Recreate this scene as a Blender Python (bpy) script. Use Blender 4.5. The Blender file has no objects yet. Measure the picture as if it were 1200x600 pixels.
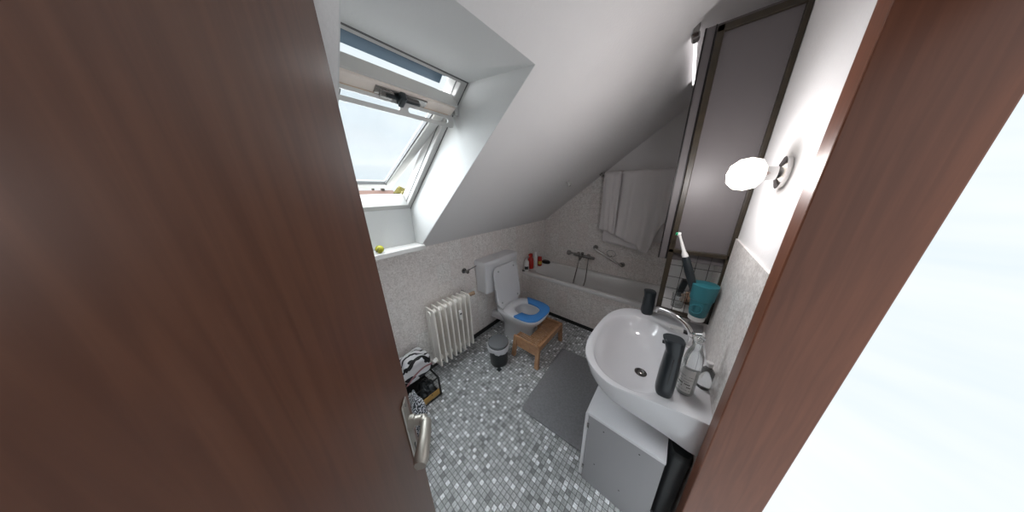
import bpy, bmesh, math, random
from mathutils import Vector, Matrix
random.seed(7)
S = bpy.context.scene
C = S.collection
PI = math.pi

# ------------------------------------------------------------ camera, sky, lights, exposure
H = 1.70
S.cycles.max_bounces = 16; S.cycles.diffuse_bounces = 8
cam_d = bpy.data.cameras.new('camera'); cam = bpy.data.objects.new('camera', cam_d); C.objects.link(cam)
R = Vector((0.769173, 0.638684, -0.021368)); U = Vector((-0.178664, 0.24703, 0.952395)); F = Vector((-0.613557, 0.728738, -0.304118))
F = F.normalized(); R = (R - F * R.dot(F)).normalized(); U = R.cross(F)
cam.matrix_world = Matrix(((R.x, U.x, -F.x, 0), (R.y, U.y, -F.y, 0), (R.z, U.z, -F.z, H), (0, 0, 0, 1)))
cam_d.sensor_width = 36; cam_d.lens = 7.101; cam_d.clip_start = 0.02; cam_d.clip_end = 500
S.camera = cam
S.view_settings.view_transform = 'Standard'; S.view_settings.look = 'None'
S.view_settings.gamma = 1; S.view_settings.use_curve_mapping = False
S.view_settings.exposure = 0.93
SKY = 0.56
w = bpy.data.worlds.new('World'); S.world = w; w.use_nodes = True
wn = w.node_tree; wn.nodes.clear()
wo = wn.nodes.new('ShaderNodeOutputWorld'); wb = wn.nodes.new('ShaderNodeBackground')
tc = wn.nodes.new('ShaderNodeTexCoord'); mp = wn.nodes.new('ShaderNodeMapping'); mp.inputs['Scale'].default_value = (1, 1, 5)
nz = wn.nodes.new('ShaderNodeTexNoise'); nz.inputs['Scale'].default_value = 2.2; nz.inputs['Detail'].default_value = 3
cr = wn.nodes.new('ShaderNodeValToRGB'); cr.color_ramp.elements[0].color = (0.80, 0.89, 0.95, 1); cr.color_ramp.elements[0].position = .3
cr.color_ramp.elements[1].color = (0.93, 0.97, 1.0, 1); cr.color_ramp.elements[1].position = .7
wn.links.new(tc.outputs['Generated'], mp.inputs['Vector']); wn.links.new(mp.outputs['Vector'], nz.inputs['Vector'])
wn.links.new(nz.outputs['Fac'], cr.inputs['Fac']); wn.links.new(cr.outputs['Color'], wb.inputs['Color'])
wb.inputs['Strength'].default_value = SKY; wn.links.new(wb.outputs[0], wo.inputs[0])
sun = bpy.data.lights.new('overcast_daylight', 'SUN'); sun.energy = 15.5; sun.angle = math.radians(120); sun.color = (.95, .98, 1.0)
WALL_LAMP = 3.4     # lamp on the right-hand wall above the washbasin
so_ = bpy.data.objects.new('overcast_daylight', sun); C.objects.link(so_)
so_.rotation_euler = Vector((.66, .04, -.75)).to_track_quat('-Z', 'Y').to_euler()

# ------------------------------------------------------------ materials
def mat(name, col, rough=.5, metal=0, spec=.5, noise=0, nscale=20, bump=0, bscale=60, emit=0, trans=0, alpha=1, coat=0):
    m = bpy.data.materials.new(name); m.use_nodes = True; nt = m.node_tree; b = nt.nodes['Principled BSDF']
    b.inputs['Roughness'].default_value = rough; b.inputs['Metallic'].default_value = metal
    b.inputs['Specular IOR Level'].default_value = spec; b.inputs['Coat Weight'].default_value = coat
    b.inputs['Transmission Weight'].default_value = trans; b.inputs['Alpha'].default_value = alpha
    c4 = (*col, 1); b.inputs['Base Color'].default_value = c4
    t = nt.nodes.new('ShaderNodeTexCoord')
    if noise:
        n = nt.nodes.new('ShaderNodeTexNoise'); n.inputs['Scale'].default_value = nscale; n.inputs['Detail'].default_value = 4
        mx = nt.nodes.new('ShaderNodeMixRGB'); mx.blend_type = 'MIX'
        mx.inputs[1].default_value = (*[max(0, c * (1 - noise)) for c in col], 1); mx.inputs[2].default_value = (*[min(1, c * (1 + noise)) for c in col], 1)
        nt.links.new(t.outputs['Object'], n.inputs['Vector']); nt.links.new(n.outputs['Fac'], mx.inputs[0]); nt.links.new(mx.outputs[0], b.inputs['Base Color'])
    if bump:
        n = nt.nodes.new('ShaderNodeTexNoise'); n.inputs['Scale'].default_value = bscale; n.inputs['Detail'].default_value = 5
        bp = nt.nodes.new('ShaderNodeBump'); bp.inputs['Strength'].default_value = bump; bp.inputs['Distance'].default_value = .01
        nt.links.new(t.outputs['Object'], n.inputs['Vector']); nt.links.new(n.outputs['Fac'], bp.inputs['Height']); nt.links.new(bp.outputs[0], b.inputs['Normal'])
    if emit:
        b.inputs['Emission Color'].default_value = c4; b.inputs['Emission Strength'].default_value = emit
    return m

def math_node(nt, op, a, b=None):
    n = nt.nodes.new('ShaderNodeMath'); n.operation = op
    for i, v in enumerate((a, b)):
        if v is None: continue
        if isinstance(v, (int, float)): n.inputs[i].default_value = v
        else: nt.links.new(v, n.inputs[i])
    return n.outputs[0]

def grid_mat(name, ax, px, py, grout, grout_col, kind, ox=0, oy=0):
    """tiles on a grid; ax gives the two object axes across the surface"""
    m = bpy.data.materials.new(name); m.use_nodes = True; nt = m.node_tree; b = nt.nodes['Principled BSDF']
    t = nt.nodes.new('ShaderNodeTexCoord'); sp = nt.nodes.new('ShaderNodeSeparateXYZ'); nt.links.new(t.outputs['Object'], sp.inputs[0])
    u = math_node(nt, 'DIVIDE', math_node(nt, 'ADD', sp.outputs[ax[0]], ox + 50 * px), px)
    v = math_node(nt, 'DIVIDE', math_node(nt, 'ADD', sp.outputs[ax[1]], oy + 50 * py), py)
    fu = math_node(nt, 'FRACT', u); fv = math_node(nt, 'FRACT', v)
    du = math_node(nt, 'SUBTRACT', .5, math_node(nt, 'ABSOLUTE', math_node(nt, 'SUBTRACT', fu, .5)))
    dv = math_node(nt, 'SUBTRACT', .5, math_node(nt, 'ABSOLUTE', math_node(nt, 'SUBTRACT', fv, .5)))
    g = math_node(nt, 'MINIMUM', math_node(nt, 'MULTIPLY', du, px), math_node(nt, 'MULTIPLY', dv, py))
    isg = math_node(nt, 'LESS_THAN', g, grout)
    cb = nt.nodes.new('ShaderNodeCombineXYZ'); nt.links.new(math_node(nt, 'FLOOR', u), cb.inputs[0]); nt.links.new(math_node(nt, 'FLOOR', v), cb.inputs[1])
    if kind == 'mosaic':
        wnz = nt.nodes.new('ShaderNodeTexWhiteNoise'); wnz.noise_dimensions = '2D'; nt.links.new(cb.outputs[0], wnz.inputs['Vector'])
        rp = nt.nodes.new('ShaderNodeValToRGB'); rp.color_ramp.interpolation = 'CONSTANT'
        cols = [(0, (.30, .31, .31)), (.05, (.40, .415, .415)), (.22, (.46, .475, .48)), (.5, (.52, .535, .545)), (.78, (.60, .62, .63))]
        e = rp.color_ramp.elements
        while len(e) < len(cols): e.new(.5)
        for i, (p_, c) in enumerate(cols): e[i].position = p_; e[i].color = (*c, 1)
        nt.links.new(wnz.outputs['Value'], rp.inputs[0])
        def one_in(k, seed):            # one random tile in each k x k block
            iu, iv = math_node(nt, 'FLOOR', u), math_node(nt, 'FLOOR', v)
            bu, bv = math_node(nt, 'FLOOR', math_node(nt, 'DIVIDE', iu, k)), math_node(nt, 'FLOOR', math_node(nt, 'DIVIDE', iv, k))
            cc = nt.nodes.new('ShaderNodeCombineXYZ'); nt.links.new(bu, cc.inputs[0]); nt.links.new(bv, cc.inputs[1]); cc.inputs[2].default_value = seed
            w3 = nt.nodes.new('ShaderNodeTexWhiteNoise'); w3.noise_dimensions = '3D'; nt.links.new(cc.outputs[0], w3.inputs['Vector'])
            sc = nt.nodes.new('ShaderNodeSeparateColor'); nt.links.new(w3.outputs['Color'], sc.inputs[0])
            hit = None
            for i_, b_, o_ in ((iu, bu, 0), (iv, bv, 1)):
                loc = math_node(nt, 'SUBTRACT', i_, math_node(nt, 'MULTIPLY', b_, k))
                pick = math_node(nt, 'FLOOR', math_node(nt, 'MULTIPLY', sc.outputs[o_], k * .999))
                h_ = math_node(nt, 'LESS_THAN', math_node(nt, 'ABSOLUTE', math_node(nt, 'SUBTRACT', loc, pick)), .5)
                hit = h_ if hit is None else math_node(nt, 'MULTIPLY', hit, h_)
            return hit
        dk_ = nt.nodes.new('ShaderNodeMixRGB'); nt.links.new(one_in(4, 5.5), dk_.inputs[0]); nt.links.new(rp.outputs[0], dk_.inputs[1]); dk_.inputs[2].default_value = (.25, .26, .26, 1)
        wh_ = nt.nodes.new('ShaderNodeMixRGB'); nt.links.new(one_in(3, 1.5), wh_.inputs[0]); nt.links.new(dk_.outputs[0], wh_.inputs[1]); wh_.inputs[2].default_value = (.92, .94, .96, 1)
        rp = wh_
        n = nt.nodes.new('ShaderNodeTexNoise'); n.inputs['Scale'].default_value = 110; n.inputs['Detail'].default_value = 3
        nt.links.new(t.outputs['Object'], n.inputs['Vector'])
        r2 = nt.nodes.new('ShaderNodeValToRGB'); r2.color_ramp.elements[0].position = .38; r2.color_ramp.elements[0].color = (.66, .67, .67, 1)
        r2.color_ramp.elements[1].position = .62; r2.color_ramp.elements[1].color = (1.12, 1.12, 1.12, 1)
        nt.links.new(n.outputs['Fac'], r2.inputs[0])
        mu = nt.nodes.new('ShaderNodeMixRGB'); mu.blend_type = 'MULTIPLY'; mu.inputs[0].default_value = .85
        nt.links.new(rp.outputs[0], mu.inputs[1]); nt.links.new(r2.outputs[0], mu.inputs[2]); col = mu.outputs[0]
        b.inputs['Roughness'].default_value = .45
    else:
        n = nt.nodes.new('ShaderNodeTexNoise'); n.inputs['Scale'].default_value = 42; n.inputs['Detail'].default_value = 7; n.inputs['Roughness'].default_value = .7
        n.inputs['Distortion'].default_value = 1.4
        nt.links.new(t.outputs['Object'], n.inputs['Vector'])
        rp = nt.nodes.new('ShaderNodeValToRGB'); rp.color_ramp.elements[0].position = .40; rp.color_ramp.elements[0].color = (.60, .57, .54, 1)
        rp.color_ramp.elements[1].position = .58; rp.color_ramp.elements[1].color = (.88, .855, .83, 1)
        nt.links.new(n.outputs['Fac'], rp.inputs[0])
        wnz = nt.nodes.new('ShaderNodeTexWhiteNoise'); wnz.noise_dimensions = '2D'; nt.links.new(cb.outputs[0], wnz.inputs['Vector'])
        mu = nt.nodes.new('ShaderNodeMixRGB'); mu.inputs[2].default_value = (.70, .58, .55, 1)
        nt.links.new(math_node(nt, 'MULTIPLY', wnz.outputs['Value'], .3), mu.inputs[0]); nt.links.new(rp.outputs[0], mu.inputs[1]); col = mu.outputs[0]
        b.inputs['Roughness'].default_value = .3
    mg = nt.nodes.new('ShaderNodeMixRGB'); nt.links.new(isg, mg.inputs[0]); nt.links.new(col, mg.inputs[1]); mg.inputs[2].default_value = (*grout_col, 1)
    nt.links.new(mg.outputs[0], b.inputs['Base Color'])
    bp = nt.nodes.new('ShaderNodeBump'); bp.inputs['Strength'].default_value = .25; bp.inputs['Distance'].default_value = .002; bp.invert = True
    nt.links.new(isg, bp.inputs['Height']); nt.links.new(bp.outputs[0], b.inputs['Normal'])
    return m

def wood_mat(name, c1, c2, axis_scale, rough=.35, scale=6, coat=.2):
    m = bpy.data.materials.new(name); m.use_nodes = True; nt = m.node_tree; b = nt.nodes['Principled BSDF']
    t = nt.nodes.new('ShaderNodeTexCoord'); mp = nt.nodes.new('ShaderNodeMapping'); mp.inputs['Scale'].default_value = axis_scale
    n = nt.nodes.new('ShaderNodeTexNoise'); n.inputs['Scale'].default_value = scale; n.inputs['Detail'].default_value = 7; n.inputs['Distortion'].default_value = .6
    r = nt.nodes.new('ShaderNodeValToRGB'); r.color_ramp.elements[0].color = (*c1, 1); r.color_ramp.elements[0].position = .35; r.color_ramp.elements[1].color = (*c2, 1); r.color_ramp.elements[1].position = .65
    nt.links.new(t.outputs['Object'], mp.inputs[0]); nt.links.new(mp.outputs[0], n.inputs['Vector']); nt.links.new(n.outputs['Fac'], r.inputs[0]); nt.links.new(r.outputs[0], b.inputs['Base Color'])
    b.inputs['Roughness'].default_value = rough; b.inputs['Coat Weight'].default_value = coat; b.inputs['Coat Roughness'].default_value = .3
    return m

M = dict(
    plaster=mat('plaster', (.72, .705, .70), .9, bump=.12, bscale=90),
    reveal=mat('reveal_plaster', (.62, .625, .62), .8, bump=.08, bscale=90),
    mosaic=grid_mat('mosaic_floor', (0, 1), .0268, .0268, .0015, (.11, .11, .11), 'mosaic'),
    tile_x=grid_mat('wall_tile_side', (1, 2), .15, .20, .0012, (.60, .57, .54), 'wall', 0, .144),
    tile_y=grid_mat('wall_tile_end', (0, 2), .15, .20, .0012, (.60, .57, .54), 'wall', .09, .144),
    door=wood_mat('brown_door_veneer', (.085, .032, .017), (.115, .046, .025), (14, 14, .7), .36, 5, .3),
    jamb=wood_mat('brown_frame_wood', (.14, .045, .02), (.18, .06, .028), (14, 14, .7), .4, 5),
    black=mat('black_plinth', (.008, .008, .008), .4),
    steel=mat('satin_steel', (.42, .40, .36), .5, .85),
    chrome=mat('chrome', (.62, .61, .60), .12, 1),
    dchrome=mat('worn_chrome', (.32, .31, .30), .22, 1),
    ceramic=mat('white_ceramic', (.66, .66, .68), .12, spec=.5, coat=.4),
    enamel=mat('bath_enamel', (.70, .69, .68), .16, coat=.3),
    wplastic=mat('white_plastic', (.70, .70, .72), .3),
    wshade=mat('shaded_white_laminate', (.32, .32, .33), .35),  # white cabinet body, its shade put into the colour; top stays white
    rad=mat('cream_radiator_paint', (.82, .79, .74), .35),
    blue=mat('blue_foam', (.055, .24, .60), .6, bump=.1, bscale=200),
    bamboo=wood_mat('bamboo', (.40, .21, .105), (.52, .30, .165), (3, 3, 3), .45, 8),
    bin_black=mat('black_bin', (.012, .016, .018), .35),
    bin_lid=mat('grey_bin_lid', (.20, .21, .22), .25, .3),
    bag_film=mat('white_bin_liner', (.62, .63, .66), .35, bump=.4, bscale=60),
    mat_grey=mat('grey_bath_mat', (.26, .26, .275), .95, noise=.28, nscale=60, bump=.8, bscale=260),
    towel=mat('white_towel', (.72, .69, .685), .95, bump=.3, bscale=350),
    frame_w=mat('white_window_paint', (.74, .73, .71), .4),
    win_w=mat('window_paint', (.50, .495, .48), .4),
    frame_in=mat('pinkish_window_primer', (.70, .62, .56), .5, noise=.15, nscale=18),
    bare=wood_mat('bare_pine', (.42, .27, .14), (.55, .40, .26), (2, .4, 2), .6, 10, 0),
    seal=mat('dark_grey_seal', (.10, .10, .10), .6),
    cladding=mat('blue_grey_cladding', (.022, .045, .07), .35, .3),
    mirror=mat('mirror_glass', (.46, .43, .44), .30, 1),
    brownmetal=wood_mat('brown_wire_frame', (.016, .011, .004), (.028, .018, .007), (3, 3, 3), .45, 12),
    panel=mat('mauve_grey_panel', (.105, .094, .096), .45),
    wire=mat('black_wire', (.012, .01, .01), .4, .3),
    darkplastic=mat('dark_plastic', (.014, .020, .024), .28),
    teal=mat('teal_silicone', (.022, .15, .18), .4),
    green=mat('green_print', (.0, .28, .12), .4),
    red=mat('red_plastic', (.45, .02, .012), .35),
    yellow=mat('yellow_print', (.55, .42, .06), .4),
    olive=mat('olive_yellow', (.42, .40, .03), .45),
    darkprint=mat('dark_print', (.03, .03, .03), .5),
    labelw=mat('label_white', (.60, .60, .58), .5),
    clear=mat('clear_plastic', (.90, .93, .93), .06, trans=.92),
    liquid=mat('soap_liquid', (.66, .68, .66), .1, trans=.55),
    cloth_brown=mat('brown_white_cloth', (.34, .22, .15), .9, noise=.75, nscale=45),
    offwhite=mat('offwhite_enamel', (.62, .61, .60), .4),
    beige=mat('beige_knob', (.42, .29, .19), .5),
    sticker=mat('grey_putty', (.40, .42, .42), .6),
    roof=mat('roof_tiles', (.075, .036, .024), .9, noise=.35, nscale=2),
    housew=mat('house_render', (.10, .085, .075), .9),
    housepane=mat('house_window', (.10, .12, .14), .3),
    leaf=mat('autumn_leaves', (.10, .085, .010), .9, noise=.5, nscale=6, bump=.5, bscale=8),
    trunk=mat('bark', (.10, .07, .05), .9),
    ground=mat('street_ground', (.04, .045, .03), .95, noise=.4, nscale=.3),
    tube=mat('fluorescent_tube', (1.0, .96, .98), .3, emit=1.3),
    lampglow=mat('lit_lamp_glass', (1.0, .93, .85), .4, emit=1.1),
    red_cable=mat('pink_cable', (.30, .14, .15), .5),
    hallw=mat('hallway_paint', (.55, .54, .52), .9),
    carton=mat('yellow_wood_box', (.42, .25, .07), .6),
)
M['glass'] = bpy.data.materials.new('window_glass'); M['glass'].use_nodes = True
_nt = M['glass'].node_tree; _nt.nodes.clear(); _o = _nt.nodes.new('ShaderNodeOutputMaterial'); _mx = _nt.nodes.new('ShaderNodeMixShader')
_tr = _nt.nodes.new('ShaderNodeBsdfTransparent'); _gl = _nt.nodes.new('ShaderNodeBsdfGlossy'); _tr.inputs[0].default_value = (.96, .98, .99, 1); _gl.inputs['Roughness'].default_value = .02
_mx.inputs[0].default_value = .04; _nt.links.new(_tr.outputs[0], _mx.inputs[1]); _nt.links.new(_gl.outputs[0], _mx.inputs[2]); _nt.links.new(_mx.outputs[0], _o.inputs[0])

def zebra(name, c1, c2, scale, thr=.5):
    m = bpy.data.materials.new(name); m.use_nodes = True; nt = m.node_tree; b = nt.nodes['Principled BSDF']
    t = nt.nodes.new('ShaderNodeTexCoord'); wv = nt.nodes.new('ShaderNodeTexWave'); wv.inputs['Scale'].default_value = scale
    wv.inputs['Distortion'].default_value = 9; wv.inputs['Detail'].default_value = 2; wv.inputs['Detail Scale'].default_value = 1.6
    r = nt.nodes.new('ShaderNodeValToRGB'); r.color_ramp.interpolation = 'CONSTANT'; r.color_ramp.elements[0].color = (*c1, 1); r.color_ramp.elements[1].color = (*c2, 1); r.color_ramp.elements[1].position = thr
    nt.links.new(t.outputs['Object'], wv.inputs['Vector']); nt.links.new(wv.outputs['Fac'], r.inputs[0]); nt.links.new(r.outputs[0], b.inputs['Base Color']); b.inputs['Roughness'].default_value = .7
    return m
M['zebra'] = zebra('black_white_print', (.012, .012, .015), (.66, .66, .68), 5, .30)
M['zebra_fine'] = zebra('striped_cloth', (.03, .04, .05), (.60, .62, .66), 22)

# ------------------------------------------------------------ mesh helpers (world coordinates in, objects out)
class MB:
    def __init__(s): s.bm = bmesh.new(); s.smooth = False
    def box(s, a, b, bev=0, mtx=None, seg=2):
        t = bmesh.new(); bmesh.ops.create_cube(t, size=1)
        a, b = Vector(a), Vector(b)
        for v in t.verts: v.co = Vector(((a[i] + b[i]) / 2 + v.co[i] * (b[i] - a[i]) for i in range(3)))
        if bev: bmesh.ops.bevel(t, geom=t.edges[:], offset=min(bev, min(abs(b[i] - a[i]) for i in range(3)) * .45), segments=seg, affect='EDGES', profile=.5)
        return s._add(t, mtx)
    def _add(s, t, mtx=None):
        if mtx is not None: bmesh.ops.transform(t, matrix=mtx, verts=t.verts)
        me = bpy.data.meshes.new('t'); t.to_mesh(me); s.bm.from_mesh(me); bpy.data.meshes.remove(me); t.free(); return s
    def faces(s, verts, faces, mtx=None):
        t = bmesh.new(); vs = [t.verts.new(v) for v in verts]
        for f in faces:
            try: t.faces.new([vs[i] for i in f])
            except ValueError: pass
        return s._add(t, mtx)
    def loft(s, rings, cap0=True, cap1=True, closed=True, mtx=None):
        n = len(rings[0]); V = [p for r in rings for p in r]; Fc = []
        for i in range(len(rings) - 1):
            for j in range(n if closed else n - 1):
                k = (j + 1) % n; Fc.append((i * n + j, i * n + k, (i + 1) * n + k, (i + 1) * n + j))
        if cap0: Fc.append(tuple(reversed(range(n))))
        if cap1: Fc.append(tuple((len(rings) - 1) * n + j for j in range(n)))
        return s.faces(V, Fc, mtx)
    def lathe(s, prof, c=(0, 0, 0), n=24, cap0=True, cap1=True, mtx=None):
        rings = [[(c[0] + r * math.cos(2 * PI * j / n), c[1] + r * math.sin(2 * PI * j / n), c[2] + z) for j in range(n)] for r, z in prof]
        return s.loft(rings, cap0, cap1, mtx=mtx)
    def tube(s, pts, rad, n=10, closed=False):
        pts = [Vector(p) for p in pts]; rings = []; m = len(pts)
        rads = rad if isinstance(rad, (list, tuple)) else [rad] * m
        prev = None
        for i, p in enumerate(pts):
            if closed: d = pts[(i + 1) % m] - pts[i - 1]
            else: d = pts[min(i + 1, m - 1)] - pts[max(i - 1, 0)]
            d.normalize()
            if prev is None:
                a = Vector((0, 0, 1)) if abs(d.z) < .9 else Vector((1, 0, 0)); x = d.cross(a).normalized()
            else: x = (prev - d * prev.dot(d)).normalized()
            y = d.cross(x); prev = x
            rings.append([p + (x * math.cos(2 * PI * j / n) + y * math.sin(2 * PI * j / n)) * rads[i] for j in range(n)])
        if closed: rings.append(rings[0]); return s.loft(rings, False, False)
        return s.loft(rings)
    def prism(s, pts, d):      # planar polygon extruded by vector d
        pts = [Vector(p) for p in pts]; d = Vector(d); n = len(pts)
        return s.faces(pts + [p + d for p in pts], [tuple(reversed(range(n))), tuple(range(n, 2 * n))] + [(i, (i + 1) % n, n + (i + 1) % n, n + i) for i in range(n)])
    def make(s, name, m, parent=None, smooth=False, origin=None, angle=40):
        bmesh.ops.remove_doubles(s.bm, verts=s.bm.verts, dist=1e-5)
        bmesh.ops.recalc_face_normals(s.bm, faces=s.bm.faces)
        if smooth:
            for f in s.bm.faces: f.smooth = True
            for e in s.bm.edges:
                if len(e.link_faces) == 2 and e.calc_face_angle(0) > math.radians(angle): e.smooth = False
        me = bpy.data.meshes.new(name)
        off = Vector((0, 0, 0))
        if parent is not None:
            p = parent; 
            while p is not None: off += p.location; p = p.parent
        elif origin is not None: off = Vector(origin)
        bmesh.ops.translate(s.bm, verts=s.bm.verts, vec=-off)
        s.bm.to_mesh(me); s.bm.free(); me.materials.append(M[m] if isinstance(m, str) else m)
        o = bpy.data.objects.new(name, me); C.objects.link(o)
        if parent is not None: o.parent = parent
        elif origin is not None: o.location = origin
        return o

def thing(name, label, cat, loc, group=None):
    o = bpy.data.objects.new(name, None); C.objects.link(o); o.location = loc; o.empty_display_size = .05
    o['label'] = label; o['category'] = cat
    if group: o['group'] = group
    return o
def tag(o, label, cat, group=None):
    o['label'] = label; o['category'] = cat
    if group: o['group'] = group
    return o
def struct(name, mb, m, parent=None, **k):
    o = mb.make(name, m, parent, **k)
    if parent is None: o['kind'] = 'structure'
    return o
def arc(c, r, a0, a1, n, u, v):
    c, u, v = Vector(c), Vector(u), Vector(v)
    return [c + u * (r * math.cos(a0 + (a1 - a0) * i / n)) + v * (r * math.sin(a0 + (a1 - a0) * i / n)) for i in range(n + 1)]
def smoothpath(pts, n=6):
    pts = [Vector(p) for p in pts]; out = []
    for i in range(len(pts) - 1):
        p0, p1, p2, p3 = pts[max(i - 1, 0)], pts[i], pts[i + 1], pts[min(i + 2, len(pts) - 1)]
        for k in range(n):
            t = k / n
            out.append(.5 * ((2 * p1) + (p2 - p0) * t + (2 * p0 - 5 * p1 + 4 * p2 - p3) * t * t + (3 * p1 - p0 - 3 * p2 + p3) * t ** 3))
    return out + [pts[-1]]
def sup(cx, cy, z, ax, ay, n=2.5, N=48, rot=0, axn=None):
    """superellipse ring; axn = half length on the -x side when different"""
    out = []
    for j in range(N):
        a = 2 * PI * j / N; c, s_ = math.cos(a), math.sin(a)
        x = math.copysign(abs(c) ** (2 / n), c) * (ax if c > 0 or axn is None else axn); y = math.copysign(abs(s_) ** (2 / n), s_) * ay
        out.append((cx + x, cy + y, z))
    return out

# ------------------------------------------------------------ room shell
X0, X1, Y0, Y1 = -1.69, .236, -.48, 2.86
ZK = 1.256; SL = .7673
def zs(x): return ZK + SL * (x - X0)
struct('floor', MB().box((X0 - .1, Y0 - .1, -.1), (X1 + .02, Y1 + .1, 0)), 'mosaic')
struct('wall_left', MB().box((X0 - .08, Y0 - .1, 0), (X0, Y1 + .1, ZK)), 'tile_x')
# far wall: tiles up to 1.854, painted above
ZT = 1.854; xt = X0 + (ZT - ZK) / SL
struct('wall_far', MB().prism([(X0 - .1, Y1, 0), (X1, Y1, 0), (X1, Y1, ZT), (xt, Y1, ZT), (X0, Y1, ZK), (X0 - .1, Y1, ZK)], (0, .1, 0)), 'tile_y')
struct('wall_gable', MB().prism([(xt, Y1, ZT), (X1, Y1, ZT), (X1, Y1, zs(X1) + .02), (X1 - .02, Y1, zs(X1) + .02)], (0, .1, 0)), 'plaster')
DY0, DY1, DZ = -.40, .80, 2.02
wr = MB()
wr.box((X1, DY1 + .05, 0), (X1 + .12, Y1 + .1, zs(X1) + .3)); wr.box((X1, Y0 - .1, 0), (X1 + .12, DY0 - .05, zs(X1) + .3)); wr.box((X1, DY0 - .06, DZ + .05), (X1 + .12, DY1 + .06, zs(X1) + .3))
struct('wall_right', wr, 'plaster')
struct('wall_near', MB().box((X0 - .1, Y0 - .1, 0), (X1 + .1, Y0, 2.9)), 'plaster')
struct('trim_1', MB().box((X1 - .008, DY1 + .07, 0), (X1 + .001, Y1, 1.45)), 'tile_x')     # tiled band behind the washbasin
# black skirtings
struct('baseboard_left', MB().box((X0 - .001, Y0, 0), (X0 + .012, 2.22, .055), .003), 'black')
# sloping ceiling with the opening for the roof window (y .204-.78)
WY0, WY1 = .204, .785
XB, XT = -1.605, -.524
th = .06
def slab(xa, xb, ya, yb, mb):
    mb.prism([(xa, ya, zs(xa)), (xb, ya, zs(xb)), (xb, ya, zs(xb) + th), (xa, ya, zs(xa) + th)], (0, yb - ya, 0))
sl = MB()
slab(X0 - .1, X1 + .1, WY1, Y1 + .1, sl); slab(X0 - .1, X1 + .1, Y0 - .1, WY0, sl); slab(XT, X1 + .1, WY0, WY1, sl)
struct('ceiling', sl, 'plaster')
# reveals round the roof window
FB = Vector((-1.75, 0, 1.585)); FT = Vector((-.915, 0, 2.205))
ad = (FT - FB).normalized(); nd = Vector((-ad.z, 0, ad.x)); FL = (FT - FB).length
rv = MB()
side = [(XB - .005, 0, zs(XB)), (XT, 0, zs(XT)), (FT.x, 0, FT.z), (FB.x, 0, FB.z), (-1.765, 0, 1.285), (XB - .05, 0, 1.285)]
rv.prism([(p[0], WY1 - .003, p[2]) for p in side], (0, .02, 0)); rv.prism([(p[0], WY0 - .02, p[2]) for p in side], (0, .023, 0))
rv.prism([(XT, WY0 - .02, zs(XT)), (XT, WY1 + .02, zs(XT)), (FT.x, WY1 + .02, FT.z), (FT.x, WY0 - .02, FT.z)], (.012, 0, .03))
rv.prism([(-1.765, WY0 - .02, 1.27), (-1.765, WY1 + .02, 1.27), (FB.x, WY1 + .02, FB.z), (FB.x, WY0 - .02, FB.z)], (-.04, 0, 0))
rv.box((X0 - .09, WY0 - .02, 1.2), (X0 - .001, WY1 + .02, 1.262))
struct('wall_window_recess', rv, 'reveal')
# outer roof skin (keeps daylight out of the gaps)
struct('trim_2', MB().prism([(FT.x - .05, WY0 - .25, FT.z + .13), (FT.x - .05, WY1 + .25, FT.z + .13), (FT.x + .6, WY1 + .25, FT.z + .58), (FT.x + .6, WY0 - .25, FT.z + .58)], (0, 0, .03)), 'roof')

# sill
sb = thing('window_sill', 'white painted sill board under the roof window, carrying a small yellow ball', 'window sill', (-1.68, .49, 1.268))
MB().box((-1.765, WY0, 1.266), (-1.625, WY1 + .008, 1.292), .005).make('sill_board', 'frame_w', sb)
MB().box((-1.640, WY0, 1.250), (-1.618, WY1 + .010, 1.288), .004).make('nosing', 'frame_w', sb)

# ------------------------------------------------------------ roof window
def W(s, y, n, o=FB, a=ad, nn=nd): return o + a * s + nn * n + Vector((0, y, 0))
def wbox(mb, s0, s1, y0, y1, n0, n1, o=FB, a=ad, nn=nd, bev=0):
    m = Matrix(((a.x, 0, nn.x, o.x), (a.y, 1, nn.y, o.y), (a.z, 0, nn.z, o.z), (0, 0, 0, 1)))
    return mb.box((s0, y0, n0), (s1, y1, n1), bev, m)
win = bpy.data.objects.new('window_1', None); C.objects.link(win); win.location = FB + Vector((0, .49, 0)); win['kind'] = 'structure'
fr = MB()
wbox(fr, -.012, .050, WY0, WY1, 0, .10, bev=.004); wbox(fr, FL - .014, FL + .012, WY0, WY1, 0, .10, bev=.003)
wbox(fr, .05, FL, WY1 - .036, WY1, 0, .10, bev=.004); wbox(fr, .05, FL, WY0, WY0 + .036, 0, .10, bev=.004)
fr.make('frame', 'win_w', win)
sl_ = MB(); wbox(sl_, .0, FL, WY1 - .0375, WY1 - .030, .030, .036); wbox(sl_, .0, FL, WY0 + .030, WY0 + .0375, .030, .036)
wbox(sl_, FL + .0, FL + .014, WY0, WY1, -.006, .002); wbox(sl_, -.01, FL + .01, WY1 - .004, WY1 + .001, -.006, .002)
sl_.make('gasket', 'seal', win)
ld = MB(); wbox(ld, .012, .030, WY0 + .03, WY1 - .03, .098, .125, bev=.004); ld.make('lower_ledge', 'win_w', win)
hood = MB(); wbox(hood, FL - .105, FL + .06, WY0 - .02, WY1 - .062, .100, .150, bev=.006); wbox(hood, FL - .055, FL + .05, WY0 - .02, WY1 - .062, .085, .100)
hood.make('hood', 'cladding', win)
hg = MB(); wbox(hg, FL - .030, FL - .014, .36, .44, .05, .10, bev=.003); wbox(hg, FL - .030, FL - .014, .47, .55, .05, .10, bev=.003)
hg.make('catch_plate', 'frame_in', win)

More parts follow.
